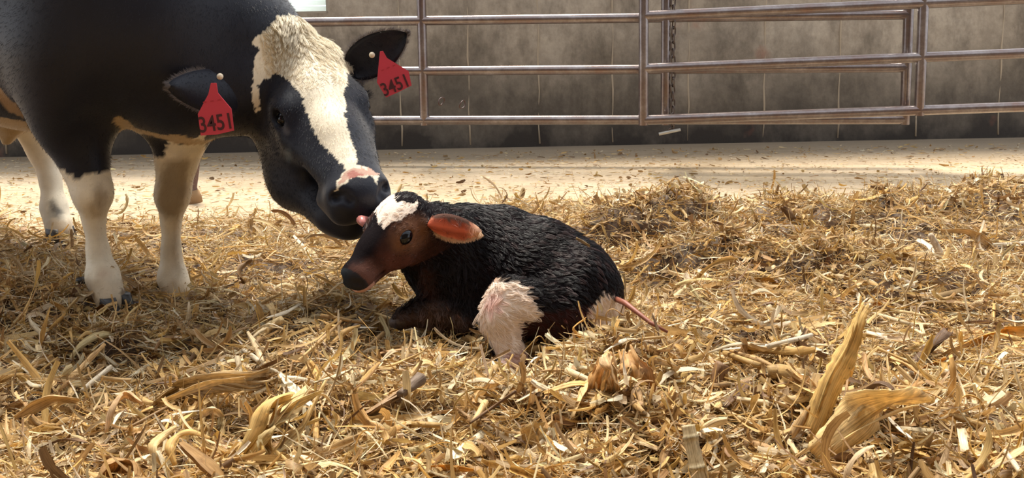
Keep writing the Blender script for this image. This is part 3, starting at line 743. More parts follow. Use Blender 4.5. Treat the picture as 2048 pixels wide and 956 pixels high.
# fringes: hair rims on both ears, paled to paint in rim light, side wisps at the poll
for (ev, eq, en), rootd in ((earR, cv(-.6, .2, .1)), (earL, cv(.5, .4, .1))):
    n0 = 18; mm = 10
    edge = np.concatenate([ev.reshape(2, n0, mm, 3)[0, :, 0], ev.reshape(2, n0, mm, 3)[0, -1, :], ev.reshape(2, n0, mm, 3)[0, ::-1, -1]])
    cen_ = edge.mean(0); k = rng.integers(0, len(edge) - 1, 1500); tt = rng.uniform(0, 1, (1500, 1)); p = edge[k] * (1 - tt) + edge[k + 1] * tt
    dd = nrm(rootd)[None, :] * .5 + (p - cen_) / .08 * .6 + rng.normal(0, .25, p.shape); dd /= np.linalg.norm(dd, axis=1, keepdims=True)
    hair_obj('ear_fringe', cowroot, MAT['hair'], p, dd, rng.uniform(.006, .016, 1500), np.tile(srgb(112, 104, 102), (1500, 1)), .0004, 4)
for c0, dd0, n_ in ((HL(-.085, .03, -.05), cv(-.9, .35, .2), 260), (HL(.085, .055, -.07), cv(.85, -.35, .2), 160)):
    p = c0 + rng.normal(0, .010, (n_, 3)); dd = nrm(dd0) + rng.normal(0, .16, (n_, 3)); dd /= np.linalg.norm(dd, axis=1, keepdims=True)
    hair_obj('poll_wisp', cowroot, MAT['hair'], p, dd, rng.uniform(.02, .05, n_), np.tile(WHITE, (n_, 1)) * rng.uniform(.85, 1.1, (n_, 1)), .0005, 5, bend=np.tile(cv(-.1, .25, 0), (n_, 1)))
n_ = 60; p = np.array([HL(.121 + rng.uniform(-.004, .004), .178 + rng.uniform(-.012, .02), -.044) for _ in range(n_)]); dd = hs[None] * .8 + hu[None] * .45 + rng.normal(0, .15, (n_, 3)); dd /= np.linalg.norm(dd, axis=1, keepdims=True)
hair_obj('eyelash', cowroot, MAT['hair'], p, dd, rng.uniform(.014, .024, n_), np.tile(BLACK * .5, (n_, 1)), .0004, 4)
COWV = V

# ------------------------------------------------------------------ the calf
CB = srgb(23, 18, 20); CBR = srgb(80, 50, 40); CW = srgb(232, 214, 198); 
kO = P(807.5, 382, 2.31)
kf = nrm(cv(-.50, -.68, .53)); ks = cv(.79, -.115, .60); ks = nrm(ks - kf * (ks @ kf)); ku = np.cross(kf, ks);  KA = np.array([ks, kf, ku]); KS = .52
def KL_(s, f, u): return kO + (ks * s + kf * f + ku * u) * KS
calf = Body()
# trunk lying on the bedding, rump nearer the camera
calf.chain([P(905, 520, 2.46), P(985, 532, 2.46), P(1075, 562, 2.42), P(1150, 594, 2.37)], [.118, .134, .138, .116], .05)
calf.chain([P(930, 446, 2.47), P(1010, 456, 2.47), P(1090, 486, 2.43), P(1160, 530, 2.38)], [.045, .042, .045, .06], .05)
calf.chain([P(900, 610, 2.44), P(1050, 640, 2.42)], [.075, .085], .05)
calf.el(P(1165, 590, 2.33), [cv(1, 0, 0), cv(0, 1, 0), cv(0, 0, 1)], (.088, .108, .10), .05)        # haunch
calf.rc(P(1180, 585, 2.34), P(1192, 622, 2.32), .064, .052, .04)
calf.el(P(1115, 630, 2.26), [nrm(cv(.95, -.2, 0)), nrm(cv(.2, .95, 0)), cv(0, 0, 1)], (.085, .082, .075), .04)   # thigh
calf.chain([P(1115, 640, 2.25), P(1040, 612, 2.21), P(1005, 625, 2.19)], [.070, .056, .046], .03)   # to the stifle
calf.chain([P(1012, 590, 2.205), P(1000, 640, 2.185), P(1012, 690, 2.165), P(1030, 725, 2.15)], [.044, .042, .032, .026], .025)   # white shank
calf.chain([P(1030, 725, 2.15), P(1000, 740, 2.10)], [.026, .022], .02)
calf.chain([P(1165, 660, 2.27), P(1200, 690, 2.25), P(1120, 712, 2.22)], [.06, .045, .04], .03)
# shoulder, foreleg stretched forward
calf.el(P(905, 560, 2.37), [cv(1, 0, 0), cv(0, 1, 0), cv(0, 0, 1)], (.066, .105, .07), .05)
calf.chain([P(905, 590, 2.36), P(930, 640, 2.33), P(880, 622, 2.31), P(842, 624, 2.30), P(800, 640, 2.29)], [.060, .048, .038, .029, .024], .025)
calf.chain([P(880, 600, 2.50), P(862, 625, 2.47), P(890, 655, 2.40)], [.05, .03, .03], .03)
# neck
calf.chain([P(925, 495, 2.44), P(885, 480, 2.37), KL_(0, .06, -.15)], [.100, .080, .058], .04)
calf.chain([P(900, 545, 2.42), P(868, 535, 2.355), KL_(0, .16, -.20)], [.085, .062, .036], .04)
# head
calf.el(KL_(0, .08, -.085), KA, (.060, .062, .052), .02)
calf.el(KL_(0, .15, -.075), KA, (.062, .070, .042), .02)
for s_ in (-1, 1):
    calf.el(KL_(s_ * .098, .185, -.085), KA, (.021, .029, .025), .018)
    calf.el(KL_(s_ * .062, .17, -.165), KA, (.026, .056, .046), .025)
    calf.rc(KL_(s_ * .055, .10, -.195), KL_(s_ * .050, .25, -.185), .020, .022, .025)
    calf.rc(KL_(s_ * .050, .24, -.175), KL_(s_ * .030, .42, -.13), .022, .019, .025)
    calf.rc(KL_(s_ * .100, .07, -.11), KL_(s_ * .128, .08, -.12), .018, .016, .015)
calf.chain([KL_(0, .15, -.09), KL_(0, .30, -.088), KL_(0, .43, -.08)], [.050, .041, .032], .025)
calf.el(KL_(0, .455, -.090), KA, (.040, .032, .031), .018)
calf.el(KL_(0, .435, -.145), KA, (.026, .032, .018), .015)
for s_ in (-1, 1):
    calf.rc(KL_(s_ * .045, .507, -.060), KL_(s_ * .058, .490, -.080), .0085, .0065, .008, 's')
    calf.el(KL_(s_ * .138, .195, -.078), KA, (.013, .022, .0165), .006, 's')
calf.chain([KL_(-.07, .36, -.14), KL_(-.055, .45, -.128), KL_(0, .51, -.125), KL_(.055, .45, -.128), KL_(.07, .36, -.14)], [.003] * 5, .006, 's')
kp = np.array([KL_(s, f, u) for s in (-.22, .22) for f in (-.10, .58) for u in (-.28, .08)])
V, Q = two_level(calf, (-.50, 2.0, -.02), (.35, 2.75, .55), .0075, kp.min(0), kp.max(0), .0034)
nb = len(V)
e1 = ear_mesh(P(856, 450, 2.26), P(960, 466, 2.21), cv(.15, 1, .35), .064, -.013, .006)
e2 = ear_mesh(KL_(-.085, .08, -.12), KL_(-.30, .06, -.20), kf, .06, .01, .006)
V, Q = merge([(V, Q), e1[:2], e2[:2]])
Nv = vnormals(V, Q); X_, Y_ = pix(V); loc = (V - kO) @ KA.T / KS
ih = (loc[:, 1] > -.10) & (loc[:, 1] < .6) & (np.abs(loc[:, 0]) < .24) & (loc[:, 2] > -.26) & (loc[:, 2] < .1)
col = np.tile(CB, (len(V), 1)); isb = np.arange(len(V)) < nb
jx = X_ + wob(V, 130, 1.6); jy = Y_ + wob(V + 2, 130, 1.6)
fz = (Nv * (CAM - V)).sum(1) > -.05
# brown cheeks and eye ring, black bridge, white star
wq = (np.clip((np.abs(loc[:, 0]) - .045) / .03, 0, 1) * np.clip((loc[:, 1] - .06) / .06, 0, 1) * np.clip((.17 + loc[:, 2] * .0 + .02 - 0 * loc[:, 1]), 0, 1) / .19 * .6 * (ih & isb))[:, None]; col = col * (1 - wq) + CBR * .75 * wq
soft(jx, jy, [(784, 475), (798, 445), (830, 432), (852, 442), (852, 480), (835, 498), (800, 510), (782, 495)], 16, srgb(134, 96, 74), .7, ih & isb & fz)
soft(jx, jy, [(765, 500), (800, 510), (840, 505), (830, 530), (790, 550), (765, 540)], 16, srgb(100, 60, 48), .6, ih & isb & fz)
wq = (np.clip((.075 - np.abs(loc[:, 0])) / .035, 0, 1) * np.clip((loc[:, 1] - .17) / .06, 0, 1) * np.clip((loc[:, 2] + .14) / .03, 0, 1) * .9 * (ih & isb))[:, None]; col = col * (1 - wq) + CB * wq
paint(ih & isb & inpoly(jx, jy, [(746, 420), (762, 396), (784, 386), (792, 402), (815, 408), (838, 402), (824, 426), (800, 436), (785, 446), (768, 462), (756, 440)]) & (fz | (loc[:, 0] < 0)), CW)
soft(jx, jy, [(700, 540), (712, 528), (740, 520), (756, 535), (760, 560), (735, 582), (700, 580)], 12, srgb(110, 76, 66), .7, ih & isb)
paint(ih & isb & (loc[:, 1] > .465) & (loc[:, 2] > -.125), srgb(40, 44, 48), .9)
paint(ih & isb & (loc[:, 1] > .43) & (loc[:, 2] < -.128), srgb(200, 158, 142), .85)
lo_ = isb & ~ih
paint(lo_ & inpoly(jx, jy, [(958, 650), (958, 610), (972, 580), (992, 560), (1010, 566), (1030, 562), (1050, 578), (1066, 605), (1080, 632), (1062, 646), (1040, 642), (1042, 680), (1050, 706), (1040, 742), (1000, 742), (985, 690), (968, 668)]) & (V[:, 1] < 2.32), CW)
soft(jx, jy, [(976, 590), (1000, 582), (1004, 610), (985, 632), (972, 626)], 10, srgb(216, 160, 150), .6, lo_ & (V[:, 1] < 2.32))
paint(lo_ & inpoly(jx, jy, [(1010, 702), (1050, 700), (1060, 750), (990, 750)]) & (V[:, 1] < 2.32), srgb(172, 116, 102), .6)
paint(lo_ & inpoly(jx, jy, [(1172, 634), (1184, 608), (1206, 585), (1226, 590), (1252, 600), (1252, 640), (1210, 652), (1182, 648)]), CW)
paint(lo_ & (V[:, 2] < .17) & (V[:, 1] < 2.36) & (X_ > 1040) & (col.mean(1) < .2), srgb(62, 34, 30), .7)
soft(jx, jy, [(790, 630), (870, 600), (940, 640), (940, 665), (790, 665)], 14, srgb(104, 82, 72), .75, lo_)
soft(jx, jy, [(835, 540), (860, 530), (875, 590), (850, 600)], 14, srgb(80, 52, 44), .5, lo_)
# ear: dark outside; inside, orange flesh with backlit glow and top shadow painted in
nE = len(e1[0]); sl = slice(nb, nb + nE)
front_ear = (Nv[sl] * (CAM - V[sl])).sum(1) > 0
se = np.tile(np.tile(np.linspace(-1, 1, 10), 18), 2); te = np.tile(np.repeat(np.linspace(0, 1, 18), 10), 2)
rim = np.clip((np.maximum(np.abs(se), te * 1.02) - .74) / .2, 0, 1)[:, None]; shade = (.8 + .25 * np.sin(se * 7 + te * 2))[:, None]
inner = srgb(204, 104, 78)[None] * shade * (1 - rim) + srgb(214, 166, 138)[None] * rim
upper = e1[0][:, 2] > (e1[0].reshape(2, 18, 10, 3)[:, :, 4:6, 2].mean(2).repeat(10, 1).ravel() + .018)
inner[upper] = srgb(96, 70, 62)
col[sl] = np.where(front_ear[:, None], inner, srgb(70, 44, 38))
calfroot = empty('calf', (P(1040, 640, 2.38)[0], 2.38, .06)); tag(calfroot, 'wet dark newborn calf lying on the straw under the cow\'s muzzle', 'calf')
me = mesh_np('body', V, Q, cols=col); link('body', me, MAT['calf'], calfroot)
for s_ in (-1, 1):
    e = MB(); e.add(*sphere(KL_(s_ * .120, .195, -.078), .0168, KA, (.85, 1.2, 1))); eo = e.build('eye', MAT['eye'], calfroot)
    lid = MB(); lidp = [KL_(s_ * (.139 - .010 * abs(math.cos(q))), .195 + .044 * math.cos(q), -.078 + .031 * math.sin(q)) for q in np.linspace(0, 2 * math.pi, 24, endpoint=False)]
    lid.tube(lidp, .0030, 8, closed=True); lid.build('eyelid', m_plain('brown lid', srgb(70, 44, 36), .4), eo)
um = MB(); um.tube([P(1232, 598, 2.27), P(1250, 606, 2.22), P(1275, 625, 2.18), P(1300, 645, 2.15), P(1335, 664, 2.12)], [.007, .007, .0055, .005, .003], 8)
um.build('tail', MAT['umb'], calfroot)
for (c, f_) in ((P(797, 643, 2.285), cv(-1, -.2, 0)), (P(996, 742, 2.095), cv(-.8, 0, .5))):
    h = MB(); f_ = nrm(f_); h.tube([c - f_ * .02, c, c + f_ * .022], [.018, .020, .010], 10); h.build('hoof', m_plain('soft hoof', srgb(84, 70, 62), .5), calfroot)
# wet hair in clumps
dens = np.ones(len(V)); dens[ih] = .9; dens[ih & (loc[:, 1] > .42)] = 0.05; dens[nb:] = .25
pts, nn, cc, vi = sample(V, Q, col, dens, 64000)
lh = (pts - kO) @ KA.T / KS
hd = (lh[:, 1] > -.08) & (lh[:, 1] < .6) & (np.abs(lh[:, 0]) < .24) & (lh[:, 2] > -.26)
bdir = cv(.75, -.5, .1)
flow = np.where(hd[:, None], -kf[None] * .8 + ks[None] * np.sign(lh[:, :1]) * .3, bdir[None])
flow = flow - nn * (flow * nn).sum(1, keepdims=True); flow /= np.linalg.norm(flow, axis=1, keepdims=True) + 1e-9
sw = np.stack([wob(pts + q * 5.3, 16, .22) for q in range(3)], 1)
dr = nn * .30 + flow * .9 + sw + rng.normal(0, .10, pts.shape); dr /= np.linalg.norm(dr, axis=1, keepdims=True)
dr = dr + nn * np.maximum(0, .30 - (dr * nn).sum(1))[:, None]; dr /= np.linalg.norm(dr, axis=1, keepdims=True)
ln = np.where(hd, np.where(lh[:, 1] > .25, .006, .011), np.where(cc.mean(1) > .3, .016, .012 + .007 * np.clip(nn[:, 2], 0, 1))) * rng.uniform(.6, 1.3, len(pts))
ln = np.where((pts[:, 2] < .33) & ~hd, ln * 1.15, ln)
cen = rng.choice(len(pts), 4200, replace=False); ci = np.arange(len(pts))
for i0 in range(0, len(pts), 500): ci[i0:i0 + 500] = cen[((pts[i0:i0 + 500, None, :] - pts[cen][None]) ** 2).sum(2).argmin(1)]
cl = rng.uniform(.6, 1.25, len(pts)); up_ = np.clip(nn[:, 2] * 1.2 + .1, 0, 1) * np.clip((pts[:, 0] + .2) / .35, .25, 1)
cl = np.where(rng.uniform(0, 1, len(pts)) < .35 * up_, cl * 3.2, cl)[ci]; cl = np.where(hd, rng.uniform(.5, 1.7, len(pts)), cl)  # upward locks lightened: highlights along the back painted into the hair colour
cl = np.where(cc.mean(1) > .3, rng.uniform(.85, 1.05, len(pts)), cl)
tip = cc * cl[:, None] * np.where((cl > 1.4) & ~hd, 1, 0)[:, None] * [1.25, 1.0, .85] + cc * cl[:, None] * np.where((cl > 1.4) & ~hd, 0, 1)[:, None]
hair_obj('wet_coat', calfroot, MAT['calf_hair'], pts - nn * .001, dr, ln, tip, .00060, 5, bend=-nn * .10 - ZU[None] * .10, clump=(ci, .68), tipcol=1.2)
cm = (~ih & isb & (X_ > 835) & (X_ < 960) & (Y_ > 520) & (Y_ < 650)).astype(float)
pts, nn, cc, vi = sample(V, Q, col, cm, 2600); flow = cv(-.15, -.95, .1)[None] - 0 * nn; flow = flow - nn * (flow * nn).sum(1, keepdims=True)
dr = flow + nn * .45 + rng.normal(0, .22, pts.shape); dr /= np.linalg.norm(dr, axis=1, keepdims=True)
ci = np.arange(len(pts)); cen = rng.choice(len(pts), 240, replace=False); ci = cen[((pts[:, None, :] - pts[cen][None]) ** 2).sum(2).argmin(1)]
hair_obj('chest_ruff', calfroot, MAT['calf_hair'], pts, dr, rng.uniform(.015, .032, len(pts)), cc * rng.uniform(.8, 1.8, (len(pts), 1)), .0005, 5, clump=(ci, .8), tipcol=1.4)
# pale fringe under the ear, ruff on the throat and chest
ev = e1[0].reshape(2, 18, 10, 3); edge = np.concatenate([ev[0, :, 0], ev[0, -1, :]]); edge2 = ev[0, :, -1]
if edge[:18, 2].mean() > edge2[:, 2].mean(): edge = edge2
k = rng.integers(2, len(edge) - 1, 900); tt = rng.uniform(0, 1, (900, 1)); p = edge[k] * (1 - tt) + edge[k - 1] * tt
dd = cv(.15, -.9, .2)[None] + rng.normal(0, .25, p.shape); dd /= np.linalg.norm(dd, axis=1, keepdims=True)
hair_obj('ear_fringe', calfroot, MAT['calf_hair'], p, dd, rng.uniform(.004, .012, 900), np.tile(srgb(220, 184, 150), (900, 1)), .00045, 4)
CALFV = V

# ------------------------------------------------------------------ the bedding
_k = rng.normal(0, 1, (14, 2)); _p = rng.uniform(0, 6.28, 14)
def lump(x, y):
    s = 0
    for i in range(14):
        fr = 3.0 + i * 1.5; s = s + np.sin((x * _k[i, 0] + y * _k[i, 1]) * fr + _p[i]) / (1 + .28 * i)
    return s
MOUNDS = []
def mound(px, py, Y, h, rx, ry):
    p = P(px, py, Y); MOUNDS.append((p[0], Y, h, rx, ry))
mound(1260, 400, 3.35, .14, .20, .16); mound(1380, 400, 3.30, .10, .16, .14); mound(1310, 470, 2.95, .07, .16, .10)
mound(1560, 430, 3.45, .06, .30, .2); mound(1800, 430, 3.45, .08, .35, .22); mound(1980, 420, 3.5, .09, .25, .22)
mound(1440, 470, 2.9, .07, .16, .12); mound(1620, 480, 2.85, .08, .2, .12); mound(1740, 500, 2.75, .05, .2, .1)
mound(1270, 740, 1.98, .06, .16, .10); mound(1500, 760, 1.98, .05, .2, .10); mound(1240, 620, 2.22, .04, .12, .12)
mound(240, 640, 2.30, .04, .2, .10); mound(420, 560, 2.6, .03, .12, .1); mound(60, 560, 2.55, .04, .2, .15)
mound(1300, 900, 1.75, .06, .3, .1); mound(1700, 900, 1.75, .04, .3, .1); mound(560, 850, 1.8, .04, .25, .10); mound(720, 700, 2.2, .0, .1, .06)
HOLES = [(P(1030, 740, 2.10)[0], 2.10, .045, .16, .09), (P(840, 660, 2.32)[0], 2.30, .03, .14, .10), (P(1235, 480, 3.12)[0], 3.12, .10, .12, .09), (P(1640, 520, 2.72)[0], 2.72, .05, .12, .06), (P(1330, 760, 2.06)[0], 2.06, .05, .10, .05), (P(1500, 690, 2.1)[0], 2.1, .05, .10, .06), (P(255, 690, 2.18)[0], 2.18, .05, .12, .07), (P(1880, 590, 2.45)[0], 2.45, .04, .16, .06)]
def edge_y(x): return 4.02 + .14 * np.sin(x * 1.7 + .6) + .09 * np.sin(x * 4.3) + .05 * np.sin(x * 11)
def Hb(x, y):
    e = np.clip((edge_y(x) - y) / .55, 0, 1); e = e * e * (3 - 2 * e)
    z = .066 + .0135 * lump(x, y) + .009 * lump(x * 2.7 + 5, y * 2.7)
    for mx, my, h, rx, ry in MOUNDS: z = z + h * np.exp(-((x - mx) / rx) ** 2 - ((y - my) / ry) ** 2)
    for mx, my, h, rx, ry in HOLES: z = z - h * np.exp(-((x - mx) / rx) ** 2 - ((y - my) / ry) ** 2)
    return np.maximum(z, .012) * e - .012 * (1 - e)
gx = np.linspace(-3.4, 3.4, 420); gy = np.linspace(.7, 4.35, 240)
XX, YY = np.meshgrid(gx, gy, indexing='ij'); ZZ = Hb(XX, YY) - .026 + .004 * rng.normal(0, 1, XX.shape)
nxg, nyg = XX.shape; ii = np.arange(nxg * nyg).reshape(nxg, nyg)
quads = np.stack([ii[:-1, :-1], ii[1:, :-1], ii[1:, 1:], ii[:-1, 1:]], -1).reshape(-1, 4)
vb = np.stack([XX, YY, ZZ], -1).reshape(-1, 3)
lc = srgb(92, 66, 38)[None] * (1 + .25 * rng.normal(0, 1, (len(vb), 1))).clip(.4, 1.7)
bed = link('straw_bedding', mesh_np('straw_bedding', vb, quads, cols=lc, uvs=vb[:, :2]), MAT['litter'])
tag(bed, 'thick chopped cornstalk bedding spread over the barn floor', 'bedding', kind='stuff')

PAL = [srgb(232, 210, 168), srgb(222, 190, 134), srgb(214, 176, 110), srgb(198, 160, 104), srgb(178, 144, 98), srgb(240, 228, 204), srgb(156, 124, 84), srgb(212, 194, 160), srgb(122, 92, 64), srgb(222, 180, 104)]
PW = np.array([.17, .17, .12, .12, .10, .12, .06, .08, .03, .03]); PW = PW / PW.sum(); PALA = np.array(PAL)
def ribbons(root, head, pitch, length, width, kin, kup, twist0, twist1, seg, across, cols, curl=0.0, taper=.35, ragged=0.0):
    """n ribbons at once: returns verts, quads, cols, uvs"""
    n = len(root); S = seg + 1; t = np.linspace(0, 1, S)
    hd = head[:, None] + kin[:, None] * t[None]; pt = pitch[:, None] + kup[:, None] * t[None]
    D = np.stack([np.cos(hd) * np.cos(pt), np.sin(hd) * np.cos(pt), np.sin(pt)], -1)
    step = (length / seg)[:, None, None] * D
    c = np.concatenate([np.zeros((n, 1, 3)), np.cumsum(step[:, :-1], 1)], 1)
    c = c - c[:, S // 2:S // 2 + 1]; c = c + root[:, None]
    side = np.stack([-np.sin(hd), np.cos(hd), np.zeros_like(hd)], -1); nn_ = np.cross(D, side)
    tw = twist0[:, None] + twist1[:, None] * t[None]
    sd = side * np.cos(tw)[..., None] + nn_ * np.sin(tw)[..., None]; nr = nn_ * np.cos(tw)[..., None] - side * np.sin(tw)[..., None]
    w = width[:, None] * (1 - (1 - taper) * np.abs(2 * t - 1)[None] ** 2.5)
    if ragged: w = w * (1 + ragged * rng.uniform(-1, 1, w.shape))
    a = np.linspace(-1, 1, across)
    cu = (curl if hasattr(curl, '__len__') else np.full(n, curl))[:, None, None]
    V = c[:, :, None, :] + sd[:, :, None, :] * (w[:, :, None, None] * .5 * a[None, None, :, None]) + nr[:, :, None, :] * (cu * w[:, :, None] * (a[None, None, :] ** 2 - .5))[..., None]
    idx = np.arange(n * S * across).reshape(n, S, across)
    q = np.stack([idx[:, :-1, :-1], idx[:, 1:, :-1], idx[:, 1:, 1:], idx[:, :-1, 1:]], -1).reshape(-1, 4)
    cc = np.repeat(cols[:, None, :], S * across, 1).reshape(-1, 3)
    off = rng.uniform(0, 20, (n, 2))
    uv = np.stack([np.broadcast_to(off[:, 0, None, None] + (t[None, :] * length[:, None])[:, :, None], (n, S, across)), np.broadcast_to(off[:, 1, None, None] + a[None, None, :] * w[:, :, None] * .5, (n, S, across))], -1).reshape(-1, 2)
    return V.reshape(-1, 3), q, cc, uv
def cat_r(parts):
    V, Q_, c, u = [], [], [], []; n = 0
    for v, q, cc, uv in parts: V.append(v); Q_.append(q + n); c.append(cc); u.append(uv); n += len(v)
    return np.concatenate(V), np.concatenate(Q_), np.concatenate(c), np.concatenate(u)
def spots(n, y0=1.30, y1=4.15, near=1.0, pad=.30):
    u = rng.uniform(0, 1, n); y = y0 * (y1 / y0) ** (u ** near); x = rng.uniform(-1, 1, n) * (.56 * y + pad); return x, y
def keep_out(x, y):
    """not inside the feet"""
    ok = np.ones(len(x), bool)
    for c, r in ((P(215, 590, 2.57), .05), (P(352, 585, 2.68), .05), (P(115, 465, 3.41), .05), (f0, .05), (P(1020, 728, 2.11), .075), (P(1000, 760, 2.03), .05), (P(1060, 745, 2.08), .05), (P(1215, 655, 2.2), .06), (P(830, 665, 2.26), .06)): ok &= (x - c[0]) ** 2 + (y - c[1]) ** 2 > r * r
    return ok
def palette(n, dark=0.0, gold=0.0):
    p = PW.copy(); p[[6, 8, 4]] *= 1 + 3 * dark; p[[1, 2, 9]] *= 1 + 2 * gold; p /= p.sum()
    return PALA[rng.choice(len(PALA), n, p=p)] * rng.uniform(.80, 1.12, (n, 1)) * np.array([1, .985, .92]) * (1 + rng.normal(0, .025, (n, 3)))
def scatter(name, n, L0, L1, W0, W1, seg, across, zlo, zhi, psd, kin, kup, curl, taper, ragged, near=1.0, dark=0, gold=0, upright=.06, y0=1.30, y1=4.15, floorz=False):
    x, y = spots(n, y0, y1, near); ok = keep_out(x, y); x, y = x[ok], y[ok]; n = len(x)
    e = np.clip((edge_y(x) - y) / .4 + .35, 0, 1); ok = rng.uniform(0, 1, n) < e
    if floorz: ok[:] = True
    x, y = x[ok], y[ok]; n = len(x)
    L_ = rng.uniform(0, 1, n) ** 1.7 * (L1 - L0) + L0; W_ = rng.uniform(0, 1, n) ** 1.6 * (W1 - W0) + W0
    hz = Hb(x, y) if not floorz else np.full(n, .003)
    z = np.maximum(hz, .0) + rng.uniform(zlo, zhi, n)
    pitch = rng.normal(0, psd, n); up = rng.uniform(0, 1, n) < upright; pitch[up] = rng.uniform(.5, 1.3, up.sum()) * rng.choice([-1, 1], up.sum()); z[up] += L_[up] * .22
    ku = rng.normal(0, kup, n); pitch = pitch - ku * .5
    hdg = np.where(rng.uniform(0, 1, n) < .55, rng.normal(0, .5, n) + np.pi * rng.integers(0, 2, n), rng.uniform(0, 6.28, n))
    r = ribbons(np.stack([x, y, z], 1), hdg, pitch, L_, W_, rng.normal(0, kin, n), ku, rng.normal(0, .7, n), rng.normal(0, .9, n), seg, across, palette(n, dark, gold), rng.normal(0, 1, n) * curl, taper, ragged)
    return r
under = scatter('u', 14000, .03, .13, .003, .010, 4, 2, -.012, .006, .12, .8, .6, 0, .7, .15, dark=.9)
strands = cat_r([scatter('a', 36000, .035, .16, .0011, .0042, 6, 2, -.002, .026, .16, 1.0, .9, 0, .65, .15, near=1.1),
                 scatter('b', 22000, .012, .055, .0008, .0024, 4, 2, .004, .032, .45, 1.6, 2.0, 0, .5, .1, near=1.2),
                 scatter('b2', 9000, .03, .10, .0012, .004, 6, 2, .0, .035, .3, 1.6, 1.8, 0, .6, .1, near=.8, y0=2.3)])
leaves = cat_r([scatter('c', 6800, .05, .20, .004, .017, 10, 3, .002, .030, .22, 1.0, 1.5, .45, .7, .25, near=1.45, gold=.3),
                scatter('d', 3200, .02, .07, .006, .018, 5, 3, .004, .034, .45, .6, 1.0, .45, .8, .3, near=1.3)])
chips = scatter('e', 12000, .005, .022, .002, .007, 2, 2, .004, .030, .4, .3, .5, 0, .85, .35, near=1.1)
def pile(n, L0, L1, W0, W1, seg, across):
    x, y = spots(n * 6, 1.5, 4.0); m_ = sum(h * np.exp(-((x - mx) / rx) ** 2 - ((y - my) / ry) ** 2) for mx, my, h, rx, ry in MOUNDS)
    k_ = rng.uniform(0, .10, len(x)) < m_; x, y = x[k_][:n], y[k_][:n]; n = len(x)
    z = Hb(x, y) + rng.uniform(-.006, .022, n)
    return ribbons(np.stack([x, y, z], 1), rng.uniform(0, 6.28, n), rng.normal(0, .55, n), rng.uniform(L0, L1, n), rng.uniform(W0, W1, n), rng.normal(0, 1.4, n), rng.normal(0, 1.6, n), rng.normal(0, 1, n), rng.normal(0, 1, n), seg, across, palette(n, .6), rng.normal(0, .3, n), .6, .2)
piles = cat_r([pile(6000, .03, .11, .0015, .005, 6, 2), pile(2200, .03, .10, .006, .016, 7, 3)])
for nm, r in (('piled_straw', piles), ('trodden_straw', under), ('straw_strands', strands), ('husk_shreds', leaves), ('husk_chips', chips)):
    o = link(nm, mesh_np(nm, r[0], r[1], cols=r[2], uvs=r[3]), MAT['straw'], bed); o['kind'] = 'stuff'
# thin scraps strewn over the bare floor
sc1 = scatter('f', 7000, .008, .05, .0015, .006, 3, 2, .001, .006, .08, .8, .3, 0, .5, .2, y0=3.7, y1=5.6, upright=.01, floorz=True)
sc2 = scatter('g', 1100, .01, .05, .005, .016, 3, 2, .002, .010, .12, .5, .4, 0, .6, .3, y0=3.8, y1=5.6, dark=1.2, upright=.01, floorz=True)
r = cat_r([sc1, sc2]); o = link('floor_scraps', mesh_np('floor_scraps', r[0], r[1], cols=r[2], uvs=r[3]), MAT['straw']); tag(o, 'loose straw scraps strewn over the bare floor by the wall', 'straw', kind='stuff')

